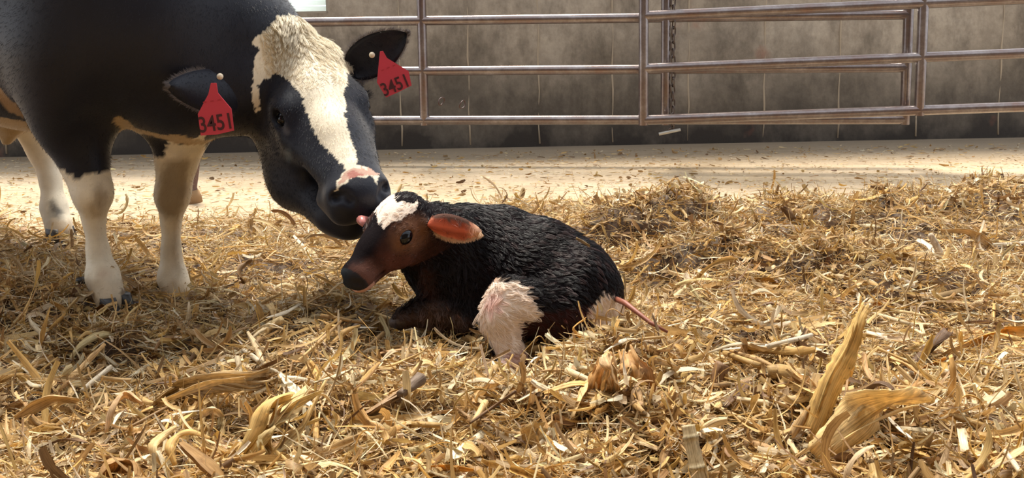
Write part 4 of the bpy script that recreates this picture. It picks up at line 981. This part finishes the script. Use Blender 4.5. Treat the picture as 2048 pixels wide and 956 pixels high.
# ------------------------------------------------------------------ single husks and stalks lying in the bedding
def spline(pts, n):
    pts = np.array(pts, float); m = len(pts)
    if m == 2: return pts[0] + (pts[1] - pts[0]) * np.linspace(0, 1, n)[:, None]
    ext = np.concatenate([[2 * pts[0] - pts[1]], pts, [2 * pts[-1] - pts[-2]]]); out = []
    for u in np.linspace(0, m - 1 - 1e-6, n):
        i = int(u); t = u - i; a, b, c, d = ext[i:i + 4]
        out.append(.5 * ((2 * b) + (c - a) * t + (2 * a - 5 * b + 4 * c - d) * t * t + (3 * b - a - 3 * c + d) * t ** 3))
    return np.array(out)
def leaf_mesh(name, path, widths, sidev, color, curl=.25, n=22, across=7, thick=.0010, wave=.12, ragged=.06, seed=0, split=0):
    rg = np.random.default_rng(seed + 5); c = spline(path, n); w = np.interp(np.linspace(0, 1, n), np.linspace(0, 1, len(widths)), widths)
    a = np.linspace(-1, 1, across); T = np.gradient(c, axis=0); T /= np.linalg.norm(T, axis=1, keepdims=True) + 1e-9
    sides = spline(sidev, n) if len(np.shape(sidev)) > 1 else np.tile(sidev, (n, 1))
    sd = sides - T * (sides * T).sum(1, keepdims=True); sd /= np.linalg.norm(sd, axis=1, keepdims=True) + 1e-9; nr = np.cross(T, sd)
    L_ = np.concatenate([[0], np.cumsum(np.linalg.norm(np.diff(c, axis=0), axis=1))])
    wl = w[:, None] * (1 + ragged * rg.uniform(-1, 1, (n, 1))) * np.ones((1, across)); ph = rg.uniform(0, 6.28, 3)
    off = curl * w[:, None] * (a[None] ** 2 - .5) + wave * w[:, None] * np.sin(np.linspace(0, 9, n)[:, None] + a[None] * 1.6 + ph[0]) * np.abs(a)[None] + w[:, None] * .03 * np.sin(a[None] * 9 + ph[1])
    V0 = c[:, None] + sd[:, None] * (wl * .5 * a[None])[..., None] + nr[:, None] * off[..., None]
    V0[-1] += T[-1][None] * (rg.uniform(-.4, .6, across) * w[-1] * .6)[:, None]; V0[0] -= T[0][None] * (rg.uniform(-.3, .5, across) * w[0] * .5)[:, None]
    V = np.concatenate([(V0 + nr[:, None] * thick * .5).reshape(-1, 3), (V0 - nr[:, None] * thick * .5).reshape(-1, 3)])
    id_ = np.arange(n * across).reshape(n, across); K = n * across
    q = np.stack([id_[:-1, :-1], id_[1:, :-1], id_[1:, 1:], id_[:-1, 1:]], -1).reshape(-1, 4)
    Q_ = [q, q[:, ::-1] + K]
    for e in (np.stack([id_[:-1, 0], id_[:-1, 0] + K, id_[1:, 0] + K, id_[1:, 0]], 1), np.stack([id_[:-1, -1], id_[1:, -1], id_[1:, -1] + K, id_[:-1, -1] + K], 1),
              np.stack([id_[0, :-1], id_[0, 1:], id_[0, 1:] + K, id_[0, :-1] + K], 1), np.stack([id_[-1, :-1], id_[-1, :-1] + K, id_[-1, 1:] + K, id_[-1, 1:]], 1)): Q_.append(e)
    uv = np.stack([np.repeat(L_[:, None], across, 1), wl * .5 * a[None]], -1).reshape(-1, 2) + rg.uniform(0, 9, 2)
    cc = np.tile(np.asarray(color) * 1.12, (K, 1)) * (1 + .07 * rg.normal(0, 1, (n, 1)).repeat(across, 1).reshape(-1, 1))
    return mesh_np(name, V, np.concatenate(Q_), cols=np.tile(cc, (2, 1)), uvs=np.tile(uv, (2, 1)))
def stalk_mesh(name, path, r, color, n=10, m=12, nodes=(), flat=1.0, seed=0, end=None, bark=.07):
    rg = np.random.default_rng(seed + 9); c = spline(path, n); rr = np.interp(np.linspace(0, 1, n), np.linspace(0, 1, len(r)), r)
    mb = MB(); t_ = np.linspace(0, 1, n)
    for nd in nodes: rr = rr * (1 + .28 * np.exp(-((t_ - nd) / .022) ** 2))
    mb.tube(list(c), list(rr), m); V = np.array(mb.v)
    V += rg.normal(0, bark * np.mean(r), V.shape)
    idx = np.arange(n * m).reshape(n, m); q = np.stack([idx[:-1], np.roll(idx, -1, 1)[:-1], np.roll(idx, -1, 1)[1:], idx[1:]], -1).reshape(-1, 4)
    V = np.concatenate([V, [c[0], c[-1]]]); tr = [(n * m, (k + 1) % m, k) for k in range(m)] + [(n * m + 1, (n - 1) * m + k, (n - 1) * m + (k + 1) % m) for k in range(m)]
    an = np.linspace(0, 2 * np.pi, m, endpoint=False); L_ = np.linalg.norm(c[-1] - c[0])
    uv = np.stack([np.repeat(t_[:, None] * L_, m, 1), np.tile(an[None] * np.mean(r), (n, 1))], -1).reshape(-1, 2); uv = np.concatenate([uv, [[0, 0], [L_, 0]]])
    cc = np.tile(np.asarray(color), (len(V), 1)) * (1 + .08 * rg.normal(0, 1, (len(V), 1)))
    for nd in nodes:
        k_ = np.exp(-((np.repeat(t_, m) - nd) / .02) ** 2); cc[:n * m] *= (1 - .35 * k_)[:, None]
    if end is not None: cc[-2:] = end
    return mesh_np(name, V, q, tris=tr, cols=cc, uvs=uv)
GOLD = srgb(230, 196, 124); PALE = srgb(234, 214, 168); TAN = srgb(196, 164, 116); GREY = srgb(178, 156, 124); BRN = srgb(128, 94, 66); DBR = srgb(124, 96, 70); OLV = srgb(178, 150, 88)
def yb(py, lift=0.0):
    """depth of the bedding surface under a pixel row"""
    return FPX * (CAM[2] - .07 - lift) / py
def PP(l, lift=.015, dy=None):
    """path of pixels lying on the bedding: (px, py[, extra height above the bedding])"""
    out = []
    for t in l:
        px, py = t[0], t[1]; li = lift + (t[2] if len(t) > 2 else 0); d = G(px, py, .07 + li)
        for _ in range(3):
            d = G(px, py, float(Hb(d[0], d[1])) + li)
        out.append(d)
    return out
def up_path(base, rest):
    """a piece standing up: base pixel on the bedding, the rest in the same upright plane leaning back a little"""
    b0 = PP([base], .0)[0]; out = [b0]
    for t in rest: out.append(P(t[0], t[1], b0[1] + (t[2] if len(t) > 2 else 0)))
    return out
def P4(px, py, Y): return P(px, py, Y * (.915 if Y < 1.95 else 1.0))
XR = np.array([1.0, 0, 0]); FB = np.array([0.0, .6, .8])
def fronds(parent, path, n, spread, w, color, seed, side):
    rg = np.random.default_rng(seed); path = np.array(path); c0 = np.array(parent.location)
    for i in range(n):
        pa = path + rg.normal(0, spread, 3)[None] * np.linspace(.3, 1.2, len(path))[:, None] + rg.normal(0, spread * .35, path.shape)
        k0 = rg.uniform(0, .35); k1 = rg.uniform(.7, 1.1); pa = spline(pa, 12)[int(k0 * 11):max(int(k0 * 11) + 4, int(min(k1, 1) * 12))]
        c = pa.mean(0); ww = w * rg.uniform(.5, 1.3)
        me = leaf_mesh('husk_frond', list(pa - c), [ww * .6, ww, ww * .3], np.asarray(side) + rg.normal(0, .35, 3), np.asarray(color) * rg.uniform(.85, 1.1), n=16, across=3, curl=rg.uniform(-.5, .5), seed=int(rg.integers(1e6)), wave=.25, ragged=.15)
        link('husk_frond', me, MAT['husk'], parent, loc=c - c0)
def husk(label, path, widths, side, color, **k):
    kw = dict(k); g = kw.pop('group', None); fr = kw.pop('fr', None)
    c = np.mean(path, 0); me = leaf_mesh('corn_husk', [p - c for p in path], widths, side, color, **kw)
    o = link('corn_husk', me, MAT['husk'], loc=c); tag(o, label, 'corn husk', g)
    if fr: fronds(o, path, fr[0], fr[1], fr[2], color, kw.get('seed', 0), side if len(np.shape(side)) == 1 else side[0])
    return o
def stalk(label, path, r, color, **k):
    c = np.mean(path, 0); me = stalk_mesh('corn_stalk', [p - c for p in path], r, color, **k)
    o = link('corn_stalk', me, MAT['straw'], loc=c); return tag(o, label, 'corn stalk')
# the upright torn husk on the right and the broad leaf that leaves the same spot
p = up_path((1622, 862), [(1660, 770, .0), (1700, 690, .02), (1718, 640, .03), (1732, 612, .04)])
husk('tall golden torn husk standing upright at the right', p, [.036, .040, .030, .026, .018], cv(.85, .3, .45), GOLD, curl=.22, ragged=.14, seed=1, n=34, wave=.22, fr=(5, .008, .010))
p = up_path((1690, 775), [(1708, 700, .0), (1716, 650, .01), (1722, 592, .02)])
husk('thin split sliver rising beside the tall golden husk', p, [.016, .018, .010, .004], cv(.9, .1, .3), GOLD * 1.04, curl=.2, n=14, seed=2)
p = up_path((1630, 910), [(1690, 858, -.02), (1745, 815, -.03), (1800, 795, -.02), (1862, 800, .02)])
husk('broad cream husk leaf arching out from the foot of the tall husk', p, [.036, .062, .086, .056, .008], [cv(.3, .9, .2), cv(.2, .95, .1), cv(.1, .95, .3), cv(.1, .8, .6), cv(.1, .7, .7)], srgb(236, 210, 152), curl=-.14, n=34, seed=3, wave=.22, ragged=.10, fr=(4, .012, .012))
p = up_path((1582, 870), [(1612, 822, .0), (1650, 790, .0), (1690, 752, .02)])
husk('narrow tan husk strip leaning against the tall husk', p, [.014, .024, .024, .010], cv(.5, .7, .4), TAN * 1.08, seed=4)
# jointed stalk in the foreground
p = [P(1408, 1010, 1.66), P(1396, 950, 1.68), P(1384, 905, 1.70), P(1376, 860, 1.715), P(1378, 850, 1.72)]
stalk('jointed pale corn stalk end sticking up in the right foreground', [P4(1410, 1010, 1.66), P4(1376, 850, 1.72)], [.0165, .0150, .0125, .0115], srgb(222, 204, 164), n=40, m=16, nodes=(.46, .84), seed=5, bark=.015)
husk('dark weathered stalk sheath leaning at the right', PP([(1816, 732), (1850, 702, .01), (1892, 662, .05)], .02), [.022, .030, .034], cv(.5, .7, .4), srgb(118, 90, 66), curl=.5, n=16, seed=6, fr=(3, .006, .007))
husk('long golden husk lying at the right edge', PP([(1896, 700), (1945, 684, .01), (2000, 666, .02), (2060, 664, .02)], .02), [.006, .022, .028, .03], [cv(.1, .8, .5)] * 4, srgb(224, 178, 98), seed=7)
stalk('olive brown stalk lying behind the upright husk', PP([(1815, 612), (1870, 598), (1935, 582)], .02), [.012, .014, .013], srgb(150, 122, 78), seed=8)
husk('orange husk scrap lying beside the olive brown stalk', PP([(1735, 610), (1775, 606), (1812, 606)], .02), [.01, .022, .02], cv(0, .9, .5), srgb(206, 152, 82), seed=9)
stalk('white stalk splinter standing in the right bedding', up_path((1890, 530), [(1872, 490, .02), (1860, 468, .03)]), [.010, .011, .009], srgb(222, 204, 178), seed=10)
husk('grey leaf drooping over the right mound', PP([(1882, 462, .05), (1930, 462, .06), (1960, 476, .04), (1985, 496, .0)], .02), [.012, .022, .034, .02], [cv(0, .9, .5)] * 4, srgb(204, 178, 138), seed=11)
husk('olive folded leaf at the middle right', PP([(1498, 560), (1530, 562, .01), (1562, 576)], .015), [.012, .034, .014], cv(0, .9, .5), srgb(196, 158, 92), seed=12)
husk('dark husk leaf pointing up the slope at the centre right', PP([(1600, 720), (1650, 696), (1690, 664, .02)], .02), [.006, .020, .012], cv(.3, .8, .4), srgb(152, 116, 72), seed=13)
husk('orange husk strip lying at the right below the dark stalk', PP([(1815, 752), (1850, 738), (1890, 716, .01)], .02), [.010, .024, .010], cv(.1, .8, .5), srgb(212, 162, 84), seed=14)
# middle right
stalk('rough brown stalk stub standing in the middle right', up_path((1426, 800), [(1436, 755, .01), (1446, 728, .02)]), [.014, .015, .015], srgb(150, 116, 82), seed=15)
stalk('short olive stalk lying crosswise in the middle right', PP([(1536, 744, .03), (1570, 744, .03), (1606, 752, .025)], .015), [.014, .016, .014], srgb(190, 156, 100), seed=16, end=srgb(222, 198, 150))
husk('dark brown husk under the short olive stalk', PP([(1522, 750), (1550, 772), (1582, 800)], .01), [.02, .032, .02], cv(.4, .7, .4), DBR, seed=17)
husk('pale arched strip in the middle right', PP([(1390, 712), (1430, 712, .02), (1470, 724)], .015), [.006, .010, .006], cv(0, .9, .5), PALE, seed=18)
# torn cob husk in front of the calf
for i, (pp_, w_, cl_, lab) in enumerate((
        ([(1180, 800), (1200, 740, -.02), (1222, 704, .0)], [.03, .042, .02], srgb(224, 180, 118), 'upright orange husk petal, leftmost of the torn clump by the calf'),
        ([(1225, 800), (1222, 745, -.03), (1210, 708, .0)], [.03, .044, .018], srgb(230, 200, 152), 'pointed cream husk petal at the middle of the torn clump by the calf'),
        ([(1250, 795), (1262, 745, -.03), (1250, 706, .01)], [.04, .052, .03], srgb(216, 172, 112), 'wide tan husk petal in the torn clump by the calf'),
        ([(1300, 790), (1290, 750, -.02), (1268, 712, .02)], [.03, .042, .025], srgb(206, 164, 112), 'rightmost husk petal of the torn clump by the calf'))):
    husk(lab, up_path(pp_[0], pp_[1:]), [q * .85 for q in w_], (cv(.8, -.2, .5), cv(.6, .3, .7), cv(.9, .35, .1), cv(.6, .6, .5))[i], cl_, curl=(.5, -.4, .35, -.3)[i], seed=20 + i, wave=.3, ragged=.14, fr=(3, .012, .009))
husk('bent golden strip leaning against the calf haunch', [P4(1208, 712, 2.08), P4(1180, 690, 2.08), P4(1148, 662, 2.09), P4(1152, 650, 2.10), P4(1172, 636, 2.12)], [.012, .012, .008, .007, .010], cv(.5, .8, .3), srgb(216, 168, 88), n=26, across=3, seed=25)
husk('curled straw loop beside the calf rump', [P4(1214, 655, 2.12), P4(1212, 628, 2.12), P4(1226, 618, 2.11), P4(1246, 630, 2.11)], [.004, .006, .006, .004], cv(.3, .3, .9), srgb(190, 156, 104), n=20, across=3, seed=26)
husk('straw arch in front of the calf thigh', [P4(1040, 712, 2.08), P4(1060, 690, 2.07), P4(1080, 672, 2.07), P4(1100, 700, 2.07)], [.006, .008, .006, .005], cv(.3, .4, .8), srgb(170, 140, 86), n=18, across=3, seed=27)
husk('short straw stuck on the calf back', [P4(1152, 476, 2.33), P4(1180, 492, 2.305)], [.007, .007], cv(.3, .8, .3), srgb(170, 144, 104), n=6, across=3, seed=28)
# left foreground
husk('long grey brown husk bundle lying in the left foreground', PP([(306, 812), (360, 780, .02), (430, 764, .03), (505, 758, .02), (560, 742, .02)], .04), [.02, .046, .044, .034, .02], [cv(0, .9, .5)] * 5, srgb(206, 180, 134), n=30, seed=30, fr=(7, .014, .012))
husk('upper strip of the husk bundle in the left foreground', PP([(330, 800, .03), (420, 766, .05), (490, 758, .05)], .035), [.01, .016, .012], [cv(0, .9, .5)] * 3, srgb(222, 198, 152), seed=31)
husk('dark folded leaf pointing out of the left husk bundle', PP([(490, 762, .02), (520, 744, .04), (556, 720, .07)], .02), [.016, .026, .008], cv(.2, .8, .5), srgb(136, 106, 74), seed=32)
husk('big pale torn husk standing in the left foreground', [P4(500, 960, 1.70), P4(520, 890, 1.73), P4(560, 838, 1.77), P4(606, 780, 1.82)], [.06, .078, .064, .03], [cv(.75, .5, .4)] * 4, srgb(234, 210, 152), curl=.2, n=30, seed=33, wave=.2, fr=(11, .026, .018))
husk('second pale frond of the big torn husk at left', [P4(478, 905, 1.72), P4(505, 862, 1.72), P4(528, 812, 1.74), P4(582, 790, 1.79)], [.03, .040, .042, .026], [cv(.7, .5, .5)] * 4, srgb(228, 196, 126), curl=.3, seed=34)
husk('low pale husk root spreading from the big torn husk', [P4(340, 965, 1.68), P4(400, 948, 1.69), P4(450, 936, 1.69), P4(520, 910, 1.71)], [.02, .034, .036, .04], [cv(.0, .85, .5)] * 4, srgb(222, 198, 142), seed=35)
husk('outer curled ribbon loop in the left foreground', [P4(346, 955, 1.69), P4(312, 915, 1.71), P4(306, 890, 1.73), P4(324, 872, 1.76), P4(352, 852, 1.78)], [.014, .020, .020, .016, .008], [cv(.6, -.2, .5)] * 5, srgb(230, 204, 148), n=30, across=5, seed=36)
husk('inner curled ribbon loop in the left foreground', [P4(348, 930, 1.70), P4(338, 895, 1.72), P4(352, 872, 1.75), P4(382, 862, 1.76), P4(422, 876, 1.76)], [.012, .017, .017, .014, .009], [cv(.6, -.2, .5)] * 5, srgb(226, 190, 120), n=30, across=5, seed=37)
husk('small pale cupped flake in the left foreground', PP([(402, 830, .02), (425, 818, .04), (446, 834, .02)], .02), [.010, .018, .006], cv(0, .9, .5), srgb(236, 216, 178), curl=.5, n=12, seed=38)
husk('golden blade leaning left of the centre foreground', up_path((664, 790), [(645, 758, .0), (618, 722, .02)]), [.012, .016, .008], cv(.9, .2, .3), srgb(228, 188, 112), n=14, seed=39)
husk('upright narrow golden blade beside the leaning one', up_path((666, 786), [(664, 750, .0), (660, 712, .02)]), [.007, .008, .003], cv(.9, .1, .4), srgb(222, 180, 104), n=12, across=3, seed=40)
husk('thin white arched strip in the centre left foreground', [P4(600, 808, 1.84), P4(622, 790, 1.83), P4(650, 790, 1.83), P4(672, 818, 1.82)], [.006, .009, .009, .005], [cv(.2, .8, .6)] * 4, srgb(234, 214, 176), n=20, across=3, seed=41)
husk('brown ribbed husk roll left of centre foreground', PP([(690, 850), (760, 815, .02), (830, 765, .03)], .02), [.018, .030, .024], [cv(.2, .85, .5)] * 3, srgb(178, 146, 108), curl=.6, n=24, seed=42, fr=(6, .010, .008))
stalk('grey stalk end of the ribbed husk roll', PP([(800, 790, .02), (842, 756, .03)], .03), [.008, .013], srgb(132, 112, 94), seed=43)
stalk('thin dark twig slanting across the centre foreground', PP([(940, 846, .02), (985, 815, .03), (1032, 782, .03)], .025), [.0025, .003, .003], srgb(124, 92, 60), m=8, seed=44)
husk('golden strip lying along the bottom edge', [P4(788, 958, 1.69), P4(830, 938, 1.70), P4(890, 934, 1.71), P4(948, 940, 1.70)], [.006, .012, .012, .010], [cv(0, .9, .5)] * 4, srgb(224, 176, 96), n=20, across=5, seed=45)
husk('squarish tan flake in the centre foreground', PP([(1045, 880, .02), (1085, 856, .03)], .02), [.040, .036], cv(.4, .8, .4), srgb(206, 178, 126), curl=.1, n=8, seed=46)
husk('grey squarish leaf in the centre bottom', [P4(692, 880, 1.76), P4(705, 868, 1.77), P4(716, 898, 1.74)], [.018, .026, .02], cv(.8, .4, .4), srgb(176, 152, 112), n=10, seed=47)
husk('olive broad leaf at the bottom centre', [P4(730, 960, 1.69), P4(752, 942, 1.70), P4(775, 940, 1.70)], [.03, .04, .02], cv(.5, .8, .3), srgb(178, 150, 100), n=10, seed=48)
stalk('pale knobbly stalk piece in front of the cow', PP([(512, 674), (535, 656, .01), (562, 640, .02)], .015), [.012, .013, .009], srgb(238, 212, 160), seed=49)
stalk('white segmented stick left of centre', PP([(488, 700), (505, 712), (520, 724)], .02), [.005, .006, .006], srgb(240, 226, 198), m=8, seed=50)
husk('brown husk ear at the bottom left corner', [P4(200, 960, 1.70), P4(225, 930, 1.72), P4(262, 936, 1.71), P4(278, 965, 1.68)], [.03, .05, .05, .03], [cv(.3, .7, .6)] * 4, srgb(192, 154, 104), curl=.4, seed=51)
husk('wide curled husk at the left foreground', [P4(28, 835, 1.88), P4(66, 812, 1.90), P4(110, 796, 1.92), P4(155, 800, 1.92)], [.012, .026, .026, .012], [cv(0, .85, .5)] * 4, srgb(206, 176, 126), curl=.35, seed=52)
husk('pale drooping husk tuft left of the ribbon loops', [P4(212, 864, 1.84), P4(222, 818, 1.86), P4(250, 788, 1.89), P4(285, 806, 1.87)], [.010, .024, .03, .012], [cv(.6, .4, .6)] * 4, srgb(222, 190, 146), curl=.3, seed=53)
husk('golden husk blade in front of the cow hoof', PP([(128, 640, .01), (165, 664, .01), (195, 680, .01)], .02), [.010, .020, .014], cv(.2, .85, .5), srgb(216, 176, 108), seed=54)
husk('dark olive flake beside the black hoof', PP([(185, 622, .02), (210, 618, .03), (228, 634, .01)], .02), [.02, .034, .02], cv(.3, .8, .5), srgb(150, 116, 70), seed=55)
husk('yellow straw bent around the left hoof', PP([(100, 600), (130, 625, .01), (98, 660, .02)], .02), [.014, .018, .012], cv(.5, .7, .4), srgb(210, 172, 104), seed=56)
# right bottom
husk('pale rectangular chip at the lower right', PP([(1922, 856, .02), (1930, 902, .02)], .02), [.014, .014], cv(.9, .1, .4), srgb(240, 222, 186), curl=.05, n=6, across=4, ragged=.02, seed=57)
stalk('pale stick at the lower right corner', PP([(2010, 902, .02), (2042, 946, .02)], .02), [.004, .005], srgb(238, 222, 188), m=8, seed=58)
husk('curled cream leaf end below the broad leaf', [P4(1820, 915, 1.74), P4(1848, 895, 1.75), P4(1866, 876, 1.77)], [.008, .020, .010], cv(.6, .6, .5), srgb(224, 192, 132), curl=.4, n=14, seed=59)
stalk('long olive stem lying at the lower right', PP([(1900, 828, .01), (1960, 850, .01), (2020, 872, .01)], .02), [.006, .007, .006], srgb(188, 152, 92), m=8, seed=60)
husk('arched thin strip at the right foreground', [P4(1912, 806, 1.86), P4(1935, 790, 1.86), P4(1962, 802, 1.85), P4(1974, 838, 1.83)], [.004, .006, .006, .008], [cv(.2, .5, .8)] * 4, srgb(222, 186, 116), n=20, across=3, seed=61)
husk('brown square chip on the far right bedding', up_path((1586, 440), [(1576, 424, .02), (1566, 416, .03)]), [.026, .026, .022], cv(.8, .4, .4), srgb(128, 94, 56), n=8, seed=62)
husk('orange brown chip on the far mound', up_path((1410, 482), [(1420, 470, .0), (1432, 462, .02)]), [.02, .022, .014], cv(.8, .4, .4), srgb(164, 116, 66), n=8, seed=63)
husk('golden tilted straw against the left hind of the mound', PP([(1310, 640), (1345, 652), (1390, 666)], .02), [.006, .008, .008], cv(0, .9, .5), srgb(236, 214, 164), seed=64)
husk('dark thin leaf beside the calf cord', [P4(1332, 700, 2.04), P4(1316, 660, 2.08), P4(1304, 626, 2.11)], [.008, .008, .003], cv(.9, .1, .4), srgb(122, 92, 62), n=12, across=3, seed=65)
husk('white strip right of the cob husk clump', PP([(1290, 718, .02), (1320, 722, .02), (1358, 736, .01)], .02), [.010, .014, .008], cv(0, .9, .5), srgb(226, 206, 172), seed=66)
# loose strips nobody could tell apart, nearest the camera
rr = np.random.default_rng(77)
def loose(kind, n, label, grp, y0, y1, cat):
    for i in range(n):
        y = rr.uniform(y0, y1); x = rr.uniform(-1, 1) * (.54 * y); L_ = rr.uniform(.06, .15); w = rr.uniform(.006, .019); a = rr.uniform(0, 6.28)
        if abs(x - .03) < .36 and y > 2.05: continue
        if x < -.75 and y > 2.3: continue
        dv = np.array([math.cos(a), math.sin(a), 0]); c = np.array([x, y, float(Hb(np.array(x), np.array(y))) + rr.uniform(.022, .034)])
        bow = rr.uniform(-.008, .018)
        path = [-dv * L_ / 2 + [0, 0, -bow], np.array([rr.uniform(-.006, .006), rr.uniform(-.006, .006), bow]), dv * L_ / 2 + [0, 0, rr.uniform(-.012, .02)]]
        sd = np.array([-dv[1], dv[0], rr.uniform(-.7, .7)]); cl = PALA[rr.choice(len(PALA), p=PW)] * rr.uniform(.85, 1.1)
        if kind == 'husk': me = leaf_mesh('corn_husk', path, [w * .5, w, w * .4], sd, cl, n=9, across=4, curl=rr.uniform(-.4, .4), seed=int(rr.integers(1e6)))
        else: me = stalk_mesh('corn_stalk', path[::2], [w * .35, w * .42], cl, n=4, m=8, seed=int(rr.integers(1e6)))
        tag(link('corn_husk' if kind == 'husk' else 'corn_stalk', me, MAT['straw'], loc=c), label, cat, grp)
loose('husk', 190, 'loose narrow husk strip lying flat in the foreground bedding', 'loose husk strips in the foreground', 1.62, 2.5, 'corn husk')
loose('stalk', 60, 'small broken stalk bit lying in the foreground bedding', 'broken stalk bits in the foreground', 1.62, 2.5, 'corn stalk')
